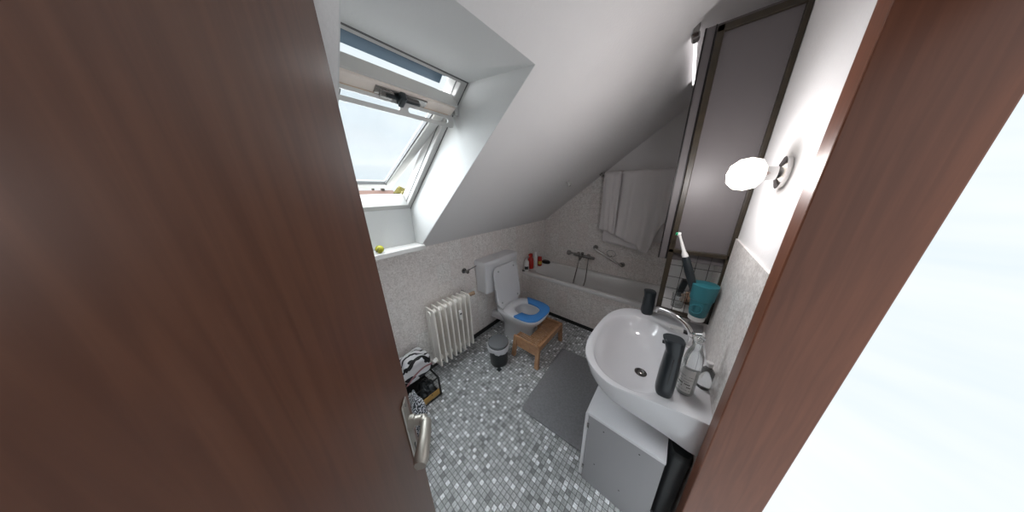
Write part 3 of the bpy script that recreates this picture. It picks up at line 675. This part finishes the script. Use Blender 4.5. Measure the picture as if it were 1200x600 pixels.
# ------------------------------------------------------------ pedal bin
bx_, by_ = -1.215, 1.195
bn_ = thing('pedal_bin', 'small black pedal bin with grey lid and white liner beside the toilet', 'waste bin', (bx_, by_, 0))
MB().lathe([(.088, 0), (.092, .008), (.100, .20), (.101, .225)], (bx_, by_, 0), 32).make('bucket', 'bin_black', bn_, smooth=True)
b = MB(); Nn = 60; rings = []
rnd = random.Random(4); wob = [.004 * math.sin(j * .9) + .004 * math.sin(j * 2.1 + 1) + rnd.uniform(-.002, .002) for j in range(Nn)]
for r, z, k_ in ((.101, .228, 0), (.110, .232, .3), (.113, .215, .8), (.110, .190, 1.3), (.105, .168, 2)):
    rings.append([(bx_ + (r + wob[j] * k_ * .7) * math.cos(2 * PI * j / Nn), by_ + (r + wob[j] * k_ * .7) * math.sin(2 * PI * j / Nn), z + wob[(j * 7) % Nn] * k_) for j in range(Nn)])
b.loft(rings, False, False); o = b.make('bin_liner', 'bag_film', bn_, smooth=True)
b = MB(); b.lathe([(.103, .234), (.105, .242), (.100, .256), (.070, .268), (.0, .272)], (bx_, by_, 0), 32, cap1=False); b.make('lid', 'bin_lid', bn_, smooth=True)
MB().box((bx_ + .06, by_ - .105, .004), (bx_ + .10, by_ - .065, .014), .003).make('pedal', 'bin_black', bn_)
b = MB(); b.box((bx_ - .120, by_ - .02, .20), (bx_ - .100, by_ + .02, .245), .004); b.make('lid_hinge', 'bin_black', bn_)

# ------------------------------------------------------------ bath mat
bm_ = MB(); bm_.loft([sup(0, 0, 0.0015, .258, .412, 26, 96), sup(0, 0, .010, .260, .413, 26, 96), sup(0, 0, .013, .255, .407, 26, 96)], mtx=Matrix.Translation((-.497, 1.368, 0)) @ Matrix.Rotation(math.radians(3.2), 4, 'Z'))
tag(bm_.make('bath_mat', 'mat_grey', smooth=True, origin=(-.497, 1.368, .0)), 'dark grey rectangular bath mat on the mosaic floor in front of the washbasin', 'bath mat')

# ------------------------------------------------------------ cabinet under the basin
cb_ = thing('cabinet', 'small white laminate cabinet standing under the washbasin, plain side to the doorway', 'cabinet', (-.03, .96, 0))
cxa, cxb, cya, cyb, cz = -.195, .137, .850, 1.20, .56
MB().box((cxa, cya, .004), (cxb, cyb, cz - .018), .001).make('body', 'wshade', cb_)
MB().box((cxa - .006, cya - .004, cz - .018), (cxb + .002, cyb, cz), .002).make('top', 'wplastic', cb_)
d_ = MB(); d_.box((cxa - .020, cya + .002, .020), (cxa - .002, cyb - .002, cz - .024), .001); dr = d_.make('door', 'wplastic', cb_)
b = MB(); b.tube([(cxa - .024, cyb - .05, .33), (cxa - .034, cyb - .05, .33)], .010, 12); b.make('knob', 'dchrome', dr, smooth=True)
for zz in (.10, .45): MB().box((cxa - .004, cya - .006, zz), (cxa + .006, cya + .002, zz + .03), .001).make('hinge', 'dchrome', cb_)
for (xx, zz) in ((-.115, .49), (.045, .50), (-.135, .20), (.0, .15), (.098, .545)):
    b = MB(); b.lathe([(.0035, 0), (.0035, .001)], mtx=Matrix.Translation((xx, cya - .0002, zz)) @ Matrix.Rotation(PI / 2, 4, 'X'), n=10); b.make('screw_hole', 'darkprint', cb_)

nb = thing('gap_filler', 'added narrow black block filling the dark gap between the white cabinet and the right wall', 'waste bin', (.187, 1.03, 0))  # bin-shaped block added to blacken the gap, no bin seen here
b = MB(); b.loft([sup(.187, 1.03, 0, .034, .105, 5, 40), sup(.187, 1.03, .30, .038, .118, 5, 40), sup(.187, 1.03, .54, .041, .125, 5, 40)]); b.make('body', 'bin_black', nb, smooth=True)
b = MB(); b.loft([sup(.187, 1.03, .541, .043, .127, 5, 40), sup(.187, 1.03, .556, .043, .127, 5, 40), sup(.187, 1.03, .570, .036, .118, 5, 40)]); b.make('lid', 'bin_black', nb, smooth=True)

# ------------------------------------------------------------ washbasin
BZ = .85
ba = thing('washbasin', 'large white ceramic washbasin on the right-hand wall above the cabinet', 'washbasin', (-.03, 1.2, .66))
ctrl = [(.2355, .868), (.10, .852), (-.05, .822), (-.115, .815), (-.175, .835), (-.235, .880), (-.280, .945), (-.302, 1.03), (-.307, 1.12), (-.303, 1.24), (-.290, 1.36), (-.262, 1.465), (-.205, 1.548), (-.12, 1.592), (-.02, 1.612), (.10, 1.62), (.2355, 1.625)]
oc = [Vector((x, y, 0)) for x, y in ctrl]; path = smoothpath(oc, 6) + [Vector((.2355, 1.625 - (1.625 - .868) * i / 20, 0)) for i in range(1, 20)]
bc = Vector((-.065, 1.165, 0)); NB = 96
def cast(a):
    d = Vector((math.cos(a), math.sin(a), 0)); best = 0
    for i in range(len(path)):
        p, q = path[i] - bc, path[(i + 1) % len(path)] - bc; e = q - p; den = d.x * e.y - d.y * e.x
        if abs(den) < 1e-12: continue
        t_ = (p.x * e.y - p.y * e.x) / den; s_ = (p.x * d.y - p.y * d.x) / den
        if t_ > 0 and -1e-6 <= s_ <= 1 + 1e-6: best = max(best, t_)
    return bc + d * best
# angles chosen so the two wall corners are hit exactly
corner_a = [math.atan2(.868 - bc.y, .2355 - bc.x) % (2 * PI), math.atan2(1.625 - bc.y, .2355 - bc.x) % (2 * PI)]
angs = [2 * PI * j / NB for j in range(NB)]
for ca in corner_a:
    j = min(range(NB), key=lambda q: abs(angs[q] - ca)); angs[j] = ca
outl = [cast(a) for a in angs]
def bring(scale, z, zf=None, wallfix=True):
    out = []
    for p in outl:
        x, y = bc.x + (p.x - bc.x) * scale, bc.y + (p.y - bc.y) * scale
        if wallfix and p.x > .23: x = p.x
        out.append((x, y, z if zf is None else zf(x)))
    return out
def inner(g, z, dx=0, dy=0, s=1):
    out = []
    for a, p in zip(angs, outl):
        c, s_ = math.cos(a), math.sin(a); ax, ay = (.178 if c > 0 else .212), .318; n = 2.35
        r = 1 / ((abs(c) / ax) ** n + (abs(s_) / ay) ** n) ** (1 / n)
        out.append((bc.x + dx + c * r * (s + g), bc.y + dy + s_ * r * (s + g), z))
    return out
low = lambda x: .825 - .165 * max(0, min(1, (x + .30) / .50))
low2 = lambda x: .79 - .16 * max(0, min(1, (x + .30) / .50))
b = MB()
b.loft([bring(.60, 0, lambda x: .69 - .06 * max(0, (x + .3))), bring(.90, 0, low2), bring(.975, 0, low), bring(.998, BZ - .010), bring(1, BZ - .003), bring(.996, BZ), inner(.02, BZ), inner(0, BZ - .004), inner(-.035, BZ - .022), inner(-.11, BZ - .065),
        inner(-.26, BZ - .105, .01, -.005), inner(-.46, BZ - .128, .02, -.01), inner(-.72, BZ - .138, .033, -.022), inner(-.90, BZ - .141, .040, -.03)], cap0=True, cap1=True)
b.make('bowl', 'ceramic', ba, smooth=True, angle=55)
b = MB(); dc = (bc.x + .041, bc.y - .031, BZ - .1405)
b.lathe([(.030, 0), (.030, .003), (.022, .004), (.020, .0)], dc, 26, cap1=False); b.lathe([(.015, 0), (.015, .006), (.010, .009), (.0, .009)], dc, 22, cap1=False); b.make('drain', 'dchrome', ba, smooth=True)
b = MB(); b.tube([(.02, 1.2, .68), (.02, 1.2, .58)], .018, 14); b.tube([(.02, 1.25, .60), (.08, 1.25, .60), (.236, 1.25, .60)], .016, 14); b.make('trap', 'dchrome', ba, smooth=True)

ta = thing('basin_tap', 'chrome basin tap with long curved spout reaching over the washbasin', 'tap', (.165, 1.34, BZ))
b = MB(); b.lathe([(.028, 0), (.028, .006), (.021, .012), (.019, .05), (.021, .06), (.017, .072)], (.165, 1.34, BZ), 22); b.make('body', 'chrome', ta, smooth=True)
sp = smoothpath([(.163, 1.34, .905), (.135, 1.355, .955), (.085, 1.38, .985), (.035, 1.405, .992), (-.010, 1.425, .985), (-.022, 1.430, .965), (-.023, 1.430, .955)], 5)
b = MB(); b.tube(sp, [.0135] * (len(sp) - 3) + [.014, .015, .015], 14); b.make('spout', 'chrome', ta, smooth=True)
b = MB(); b.lathe([(.018, .072), (.019, .085), (.008, .092)], (.165, 1.34, BZ), 18); b.tube([(.165, 1.34, .935), (.20, 1.33, .955)], [.006, .007]); b.make('lever', 'chrome', ta, smooth=True)

def soap_bottle(x, y, z, h, w_, rz, label):
    t = thing('soap_dispenser', label, 'soap dispenser', (x, y, z), 'black foaming soap dispensers')
    m = Matrix.Translation((x, y, z)) @ Matrix.Rotation(rz, 4, 'Z')
    def rr(ax, ay, zz, dx=0): return [(px + dx, py, zz) for px, py, _ in sup(0, 0, 0, ax, ay, 2.8, 36)]
    b = MB(); b.loft([rr(w_ * .86, w_ * .86, 0), rr(w_ * .97, w_ * .97, .012), rr(w_, w_, .03), rr(w_ * .98, w_ * .97, h * .45), rr(w_ * .88, w_ * .92, h * .70), rr(w_ * .84, w_ * .90, h * .78)], mtx=m); b.make('body', 'darkplastic', t, smooth=True)
    b = MB(); b.loft([rr(w_ * .86, w_ * .92, h * .78, 0), rr(w_ * .94, w_ * .95, h * .86, -.003), rr(w_ * 1.08, w_ * .97, h * .95, -.008), rr(w_ * 1.12, w_ * .97, h * .985, -.010), rr(w_ * .98, w_ * .86, h, -.010)], mtx=m); b.make('head', 'darkplastic', t, smooth=True)
    b = MB(); b.box((-w_ * 1.1 - .009, -.007, h * .88), (-w_ * .7, .007, h * .92), .003, m); b.make('nozzle', 'darkplastic', t)
    b = MB(); b.box((w_ * .93 * 0 - .0015, -w_ * .985, h * .10), (.0015, -w_ * .90, h * .72), .0005, m); b.make('seam', 'black', t)
    return t
soap_bottle(.072, .918, BZ, .280, .032, .15, 'tall black soap dispenser on the near right corner of the washbasin')
soap_bottle(-.075, 1.572, BZ, .170, .036, -1.2, 'short black dispenser on the far rim of the washbasin beside the brown frame')

tx_, ty_ = .142, .985
bt = thing('liquid_soap_bottle', 'clear plastic soap bottle with printed label behind the tall black dispenser', 'bottle', (tx_, ty_, BZ))
b = MB(); b.lathe([(.028, 0), (.031, .006), (.031, .175), (.027, .205), (.015, .238), (.0135, .262)], (tx_, ty_, BZ), 30); b.make('bottle', 'clear', bt, smooth=True)
b = MB(); b.lathe([(.026, .004), (.0285, .008), (.0285, .120)], (tx_, ty_, BZ), 30); b.make('liquid', 'liquid', bt, smooth=True)
b = MB(); b.lathe([(.0155, .258), (.017, .260), (.017, .282), (.014, .284)], (tx_, ty_, BZ), 22); b.make('cap', 'clear', bt, smooth=True)
b = MB(); b.loft([[(tx_ + .0318 * math.cos(a), ty_ + .0318 * math.sin(a), BZ + z) for a in [math.radians(205 + 95 * i / 14) for i in range(15)]] for z in (.018, .135)], False, False, closed=False); b.make('label', 'labelw', bt, smooth=True)
rnd = random.Random(11); b = MB()
for row in range(6):                     # small illegible print on the label
    z = .030 + row * .014
    for i in range(10):
        a = math.radians(212 + i * 8.6)
        if rnd.random() < .25: continue
        c_ = Vector((tx_ + .0321 * math.cos(a), ty_ + .0321 * math.sin(a), BZ + z)); tg = Vector((-math.sin(a), math.cos(a), 0)); up = Vector((0, 0, 1)); w2 = rnd.uniform(.0014, .0023); h2 = .0065 if row in (1, 2) else .0020
        b.faces([c_ - tg * w2, c_ + tg * w2, c_ + tg * w2 + up * h2, c_ - tg * w2 + up * h2], [(0, 1, 2, 3)])
b.make('print', 'darkprint', bt)
b2_ = thing('clear_bottle', 'smaller clear bottle against the wall behind the soap bottle', 'bottle', (.205, 1.06, BZ))
MB().lathe([(.022, 0), (.024, .006), (.024, .09), (.010, .11), (.010, .118)], (.205, 1.06, BZ), 24).make('bottle', 'clear', b2_, smooth=True)
MB().lathe([(.012, .116), (.012, .134), (.009, .136)], (.205, 1.06, BZ), 18).make('cap', 'offwhite', b2_, smooth=True)
# tubes of toothpaste beside the tap
tp = thing('toothpaste_tube', 'white toothpaste tube with a green stripe standing behind the tap', 'toothpaste', (.185, 1.262, BZ))
b = MB(); b.loft([sup(.185, 1.262, BZ + .022, .017, .017, 2, 24), sup(.185, 1.262, BZ + .07, .016, .016, 2.2, 24), sup(.190, 1.262, BZ + .135, .004, .024, 3, 24), sup(.191, 1.262, BZ + .145, .002, .025, 3, 24)]); b.make('tube', 'offwhite', tp, smooth=True)
MB().lathe([(.013, 0), (.013, .022)], (.185, 1.262, BZ), 18).make('cap', 'frame_w', tp, smooth=True)
b = MB(); b.faces([(.1655, 1.249, BZ + .115), (.1655, 1.272, BZ + .115), (.1680, 1.261, BZ + .045), (.176, 1.246, BZ + .115)], [(0, 1, 2), (0, 2, 3)]); b.make('green_triangle', 'green', tp)
t2 = thing('ointment_tube', 'small white tube with a black cap lying by the wall under the brown frame', 'tube', (.10, 1.47, BZ))
b = MB(); b.loft([[(.065 + .001, 1.47 + y, BZ + .010 + z) for y, z in ((-.02, -.002), (.02, -.002), (.02, .002), (-.02, .002))], [(.13, 1.455 + y, BZ + .014 + z) for y, z in ((-.014, -.012), (.014, -.012), (.014, .012), (-.014, .012))]]); b.make('tube', 'offwhite', t2)
b = MB(); b.tube([(.128, 1.455, BZ + .014), (.152, 1.45, BZ + .014)], .012, 14); b.make('cap', 'black', t2, smooth=True)

# ------------------------------------------------------------ brown framed mirror rack at right angles to the wall
MY = 1.50
fr_ = thing('framed_rack', 'tall brown framed grey panel with a black wire grid section at its foot', 'rack', (.10, MY, .94))
fx0, fx1, fz0, fzc, fz1 = -.028, .2345, .935, 1.345, 2.38
b = MB()
b.box((fx0, MY - .012, fz0), (fx0 + .026, MY + .014, fz1), .003); b.box((fx1 - .018, MY - .012, fz0), (fx1, MY + .014, fz1), .003)
b.box((fx0, MY - .012, fz0), (fx1, MY + .014, fz0 + .026), .003); b.box((fx0, MY - .012, fzc - .012), (fx1, MY + .014, fzc + .012), .003); b.box((fx0, MY - .012, fz1 - .026), (fx1, MY + .014, fz1), .003)
b.make('frame', 'brownmetal', fr_)
MB().box((fx0 + .024, MY + .002, fzc + .010), (fx1 - .016, MY + .008, fz1 - .020)).make('front_board', 'panel', fr_)
b = MB()
for i in range(1, 5): z = fz0 + .026 + i * (fzc - fz0 - .038) / 5; b.tube([(fx0 + .02, MY - .006, z), (fx1 - .01, MY - .006, z)], .0016, 6)
for i in range(1, 4): x = fx0 + .026 + i * (fx1 - fx0 - .04) / 4; b.tube([(x, MY - .008, fz0 + .02), (x, MY - .008, fzc)], .0016, 6)
b.make('wire_grid', 'wire', fr_)
# cabinet behind it
wc = thing('wall_cabinet', 'narrow grey fronted wall cabinet with dark edges behind the brown framed rack', 'cabinet', (.09, 1.72, 1.28))
MB().box((-.066, MY + .024, 1.285), (X1 - .001, 1.92, 2.40), .002).make('body', 'offwhite', wc)
MB().box((-.066, MY + .019, 1.285), (X1 - .001, MY + .023, 2.40)).make('front', 'panel', wc)
MB().box((-.073, MY + .015, 1.285), (-.066, MY + .030, 2.40)).make('dark_edge', 'wire', wc)
MB().box((-.036, MY + .0145, 1.285), (-.031, MY + .0188, 2.40)).make('dark_gap', 'wire', wc)
# shelf with odds and ends behind the grid
sh = thing('wall_shelf', 'small white shelf behind the wire grid holding a glass and a cloth', 'shelf', (.13, 1.66, .96))
MB().box((.0, MY + .022, .945), (X1 - .001, 1.86, .960), .002).make('board', 'offwhite', sh)
MB().box((.0, 1.845, .945), (X1 - .001, 1.86, 1.28), .002).make('back_board', 'offwhite', sh)
b = MB(); b.lathe([(.030, 0), (.034, .09), (.032, .09), (.028, .004)], (.075, MY + .075, .9605), 26, cap1=True)
tag(b.make('drinking_glass', 'clear', smooth=True, origin=(.075, MY + .075, .9605)), 'clear drinking glass on the white shelf behind the wire grid', 'glass')
t = bmesh.new(); bmesh.ops.create_icosphere(t, subdivisions=4, radius=1); rnd = random.Random(3)
for v in t.verts:
    n_ = .85 + .25 * math.sin(7 * v.co.x + 3 * v.co.y) * math.cos(6 * v.co.z + 2 * v.co.x) + rnd.uniform(-.04, .04)
    v.co = Vector((v.co.x * .060 * n_, v.co.y * .05 * n_, max(-.03, v.co.z * .055 * n_)))
tag(MB()._add(t, Matrix.Translation((.145, MY + .16, .992))).make('crumpled_cloth', 'cloth_brown', smooth=True, angle=180, origin=(.145, MY + .16, .9605)), 'crumpled brown and white cloth on the white shelf behind the wire grid', 'cloth')
b = MB(); b.box((-.018, -.03, 0), (.018, .03, .125), .008, Matrix.Translation((.078, MY + .26, .9605)) @ Matrix.Rotation(.15, 4, 'Y'))
tag(b.make('black_box', 'darkplastic', origin=(.078, MY + .26, .9605)), 'small black box at the back of the white shelf behind the wire grid', 'box')

# teal cup with electric toothbrush, hooked on the frame
ux, uy, uz = .163, MY - .078, 1.010
cu = thing('cup', 'tall teal cup holding an electric toothbrush, hung on the wire grid', 'cup', (ux, uy, uz))
MB().lathe([(.034, 0), (.038, .008), (.046, .09), (.050, .185), (.047, .185), (.042, .09), (.036, .014)], (ux, uy, uz), 32).make('cup_body', 'teal', cu, smooth=True)
b = MB(); b.lathe([(.0475, .100), (.0515, .104), (.0575, .190), (.0545, .192)], (ux, uy, uz), 32); b.make('sleeve', 'teal', cu, smooth=True)
b = MB(); b.tube([(ux - .016 + .026 * math.cos(a), uy - .046, uz + .055 + .026 * math.sin(a)) for a in [2 * PI * i / 24 for i in range(24)]], .0035, 8, closed=True); b.make('embossed_ring', 'teal', cu, smooth=True)
MB().lathe([(.028, -.030), (.036, -.024), (.038, 0)], (ux, uy, uz), 28).make('holder', 'offwhite', cu, smooth=True)
MB().box((ux - .010, uy + .046, uz + .10), (ux + .010, MY - .011, uz + .125), .002).make('hook', 'wire', cu)
tbh = thing('electric_toothbrush', 'electric toothbrush with black grip and white brush head leaning in the teal cup', 'toothbrush', (ux, uy, uz + .020))
q0, q1 = Vector((ux - .002, uy, uz + .045)), Vector((ux - .160, uy - .004, uz + .455)); qd = (q1 - q0)
pt = lambda f_: q0 + qd * f_
b = MB(); b.tube([pt(0), pt(.25), pt(.5), pt(.66), pt(.69)], [.016, .018, .020, .018, .014], 20); b.make('grip', 'darkplastic', tbh, smooth=True)
b = MB(); b.tube([pt(.69), pt(.72), pt(.76), pt(.92), pt(.98)], [.015, .014, .009, .0055, .006], 14); b.make('neck', 'frame_w', tbh, smooth=True)
hd = Vector((-1, -.25, .10)).normalized(); hc = pt(.985)
b = MB(); b.tube([hc - hd * .005, hc + hd * .008], .0095, 16); b.make('brush_head', 'frame_w', tbh, smooth=True)
b = MB(); b.tube([hc + hd * .008, hc + hd * .016], .0085, 14); b.make('bristles', 'green', tbh, smooth=True)

# ------------------------------------------------------------ bottles at the left end of the tub
TZs = TZ + .0005
def sbottle(x, y, prof, m, name, label, cat, extra=None, sc=1, grp=None):
    t = thing(name, label, cat, (x, y, TZs), grp)
    prof = [(r * 1.25, z * 1.12) for r, z in prof]
    MB().lathe(prof, (x, y, TZs), 22).make('bottle', m, t, smooth=True)
    if extra: extra(t, x, y)
    return t
def whitelabel(t, x, y):
    MB().lathe([(.017, .168), (.017, .195), (.013, .198)], (x, y, TZs), 16).make('cap', 'offwhite', t, smooth=True)
    b = MB(); b.loft([[(x + .0378 * math.cos(a), y + .0378 * math.sin(a), TZs + z) for a in [math.radians(-95 + 90 * i / 10) for i in range(11)]] for z in (.03, .075)], False, False, closed=False); b.make('label', 'darkprint', t)
sbottle(-1.640, 2.275, [(.028, 0), (.030, .006), (.030, .125), (.014, .148), (.013, .15)], 'frame_w', 'shampoo_bottle', 'white shampoo bottle nearest the cistern on the tub corner', 'bottle', whitelabel)
def redcap(t, x, y):
    MB().lathe([(.022, .188), (.026, .192), (.026, .228), (.020, .232)], (x, y, TZs), 18).make('cap', 'red', t, smooth=True)
    b = MB(); b.tube([(x, y, TZs + .220), (x - .0, y - .055, TZs + .225)], [.012, .009]); b.make('spout', 'red', t, smooth=True)
sbottle(-1.645, 2.395, [(.030, 0), (.033, .008), (.033, .13), (.018, .165), (.016, .168)], 'red', 'cleaner_bottle', 'red bottle with a red spout, behind the white shampoo bottle', 'bottle', redcap)
def whitecap(t, x, y):
    MB().lathe([(.026, .2105), (.026, .240), (.022, .243)], (x, y, TZs), 18).make('cap', 'frame_w', t, smooth=True)
sbottle(-1.635, 2.50, [(.026, 0), (.028, .006), (.028, .17), (.020, .188)], 'frame_w', 'lotion_bottle', 'tall white bottle behind the red bottle on the tub edge', 'bottle', whitecap)
def ycap(t, x, y):
    b = MB(); b.loft([[(x + .0340 * math.cos(a), y + .0340 * math.sin(a), TZs + z) for a in [math.radians(-100 + 110 * i / 10) for i in range(11)]] for z in (.03, .08)], False, False, closed=False); b.make('label', 'yellow', t)
    MB().lathe([(.031, .123), (.031, .142), (.025, .146)], (x, y, TZs), 18).make('cap', 'red', t, smooth=True)
sbottle(-1.600, 2.575, [(.025, 0), (.027, .006), (.027, .10), (.024, .11)], 'red', 'shower_gel_bottle', 'short red bottle with a yellow label on the tub edge', 'bottle', ycap)
rz_ = thing('scrubbing_brush', 'black oval scrubbing brush lying at the far corner of the tub', 'brush', (-1.575, 2.73, TZs))
b = MB(); b.loft([sup(-1.575, 2.73, TZs + .002, .065, .042, 2.2, 32), sup(-1.575, 2.73, TZs + .025, .075, .046, 2.2, 32), sup(-1.575, 2.73, TZs + .045, .055, .034, 2.2, 32)]); b.make('brush_back', 'black', rz_, smooth=True)
b = MB(); b.tube(smoothpath([(-1.60, 2.71, TZs + .034), (-1.62, 2.65, TZs + .050), (-1.59, 2.62, TZs + .045)]), .008, 8); b.make('handle', 'black', rz_, smooth=True)
dk = thing('dark_sponge', 'small dark sponge lying on the tub rim before the white shampoo bottle', 'sponge', (-1.660, 2.232, TZs))
MB().box((-1.684, 2.222, TZs), (-1.640, 2.240, TZs + .014), .004).make('sponge', 'darkprint', dk)

# ball on the sill
t = bmesh.new(); bmesh.ops.create_uvsphere(t, u_segments=24, v_segments=14, radius=.028)
yb_ = thing('sill_ball', 'small round olive yellow ornament at the door end of the sill', 'ornament', (-1.652, .468, 1.2925))
MB()._add(t, Matrix.Translation((-1.652, .468, 1.3205))).make('ball', 'olive', yb_, smooth=True)
b = MB(); b.tube([(-1.652 + .0155 * math.cos(a) + .017, .468 + .0155 * math.sin(a) * .5 - .023, 1.3205 + .013 * math.sin(a)) for a in [2 * PI * i / 16 for i in range(16)]], .0018, 6, closed=True); b.make('dark_ring', 'darkprint', yb_, smooth=True)

# ------------------------------------------------------------ things beside the radiator
# patterned bag on a low crate, striped cloth by the door edge
cra = thing('shoe_crate', 'low black wire crate with a yellow board on the floor by the radiator', 'crate', (-1.50, .50, 0))
x0_, x1_, y0_, y1_, z1_ = -1.66, -1.36, .34, .60, .20
b = MB()
for z in (.012, z1_): b.tube([(x0_, y0_, z), (x1_, y0_, z), (x1_, y1_, z), (x0_, y1_, z)], .009, 8, closed=True)
for (x, y) in ((x0_, y0_), (x1_, y0_), (x1_, y1_), (x0_, y1_)): b.tube([(x, y, .01), (x, y, z1_)], .009, 8)
b.make('crate_frame', 'black', cra)
MB().box((x1_ - .004, y0_ + .01, .03), (x1_ + .003, y1_ - .01, .085), .001).make('front_board', 'carton', cra)
MB().box((x0_ + .01, y0_ + .01, .012), (x1_ - .01, y1_ - .01, .022)).make('bottom', 'black', cra)
def lump(name, m, c, s, seed, label, cat, zmin, parent=None):
    rnd = random.Random(seed); ph = [rnd.uniform(0, 6) for _ in range(6)]
    t = bmesh.new(); bmesh.ops.create_icosphere(t, subdivisions=5, radius=1)
    for v in t.verts:
        p = v.co.copy(); n_ = 1 + .13 * math.sin(4 * p.x + ph[0]) * math.sin(5 * p.y + ph[1]) + .10 * math.sin(9 * p.z + ph[2] + 3 * p.x) + .05 * math.sin(14 * p.y + ph[3])
        v.co = Vector((c[0] + p.x * s[0] * n_, c[1] + p.y * s[1] * n_, max(zmin, c[2] + p.z * s[2] * n_)))
    o = MB()._add(t).make(name, m, smooth=True, angle=180, origin=(c[0], c[1], zmin)); return tag(o, label, cat)
lump('bundle', 'bin_black', (-1.45, .52, .085), (.085, .06, .06), 2, 'black bundle inside the low wire crate, right side', 'bundle', .0225)
bag = thing('patterned_bag', 'bag with a bold black and white print lying on the crate by the radiator', 'bag', (-1.54, .50, .21))
t = bmesh.new(); bmesh.ops.create_icosphere(t, subdivisions=5, radius=1)
for v in t.verts:
    p = v.co.copy(); n_ = 1 + .10 * math.sin(4 * p.x + 1) * math.sin(5 * p.y + 2) + .07 * math.sin(8 * p.z + 3 * p.x)
    sg = lambda q: math.copysign(abs(q) ** .7, q)
    v.co = Vector((-1.545 + sg(p.x) * .105 * n_, .485 + sg(p.y) * .125 * n_, max(.210, .30 + sg(p.z) * .105 * n_)))
MB()._add(t).make('bag_body', 'zebra', bag, smooth=True, angle=180)
b = MB(); b.tube(smoothpath([(-1.45, .40, .36), (-1.44, .46, .43), (-1.44, .53, .43), (-1.45, .59, .35)]), .008, 8); b.make('handle', 'black', bag, smooth=True)
b = MB(); b.tube(smoothpath([(-1.433, .38, .25), (-1.43, .45, .30), (-1.432, .53, .32), (-1.44, .60, .30)]), .006, 8); b.make('pink_piping', 'red_cable', bag, smooth=True)
# striped cloth bag standing just behind the door edge
lump('laundry_bag', 'zebra_fine', (-1.19, .335, .20), (.10, .055, .20), 6, 'pale laundry bag with fine dark stripes, half hidden by the brown door edge', 'bag', .001)
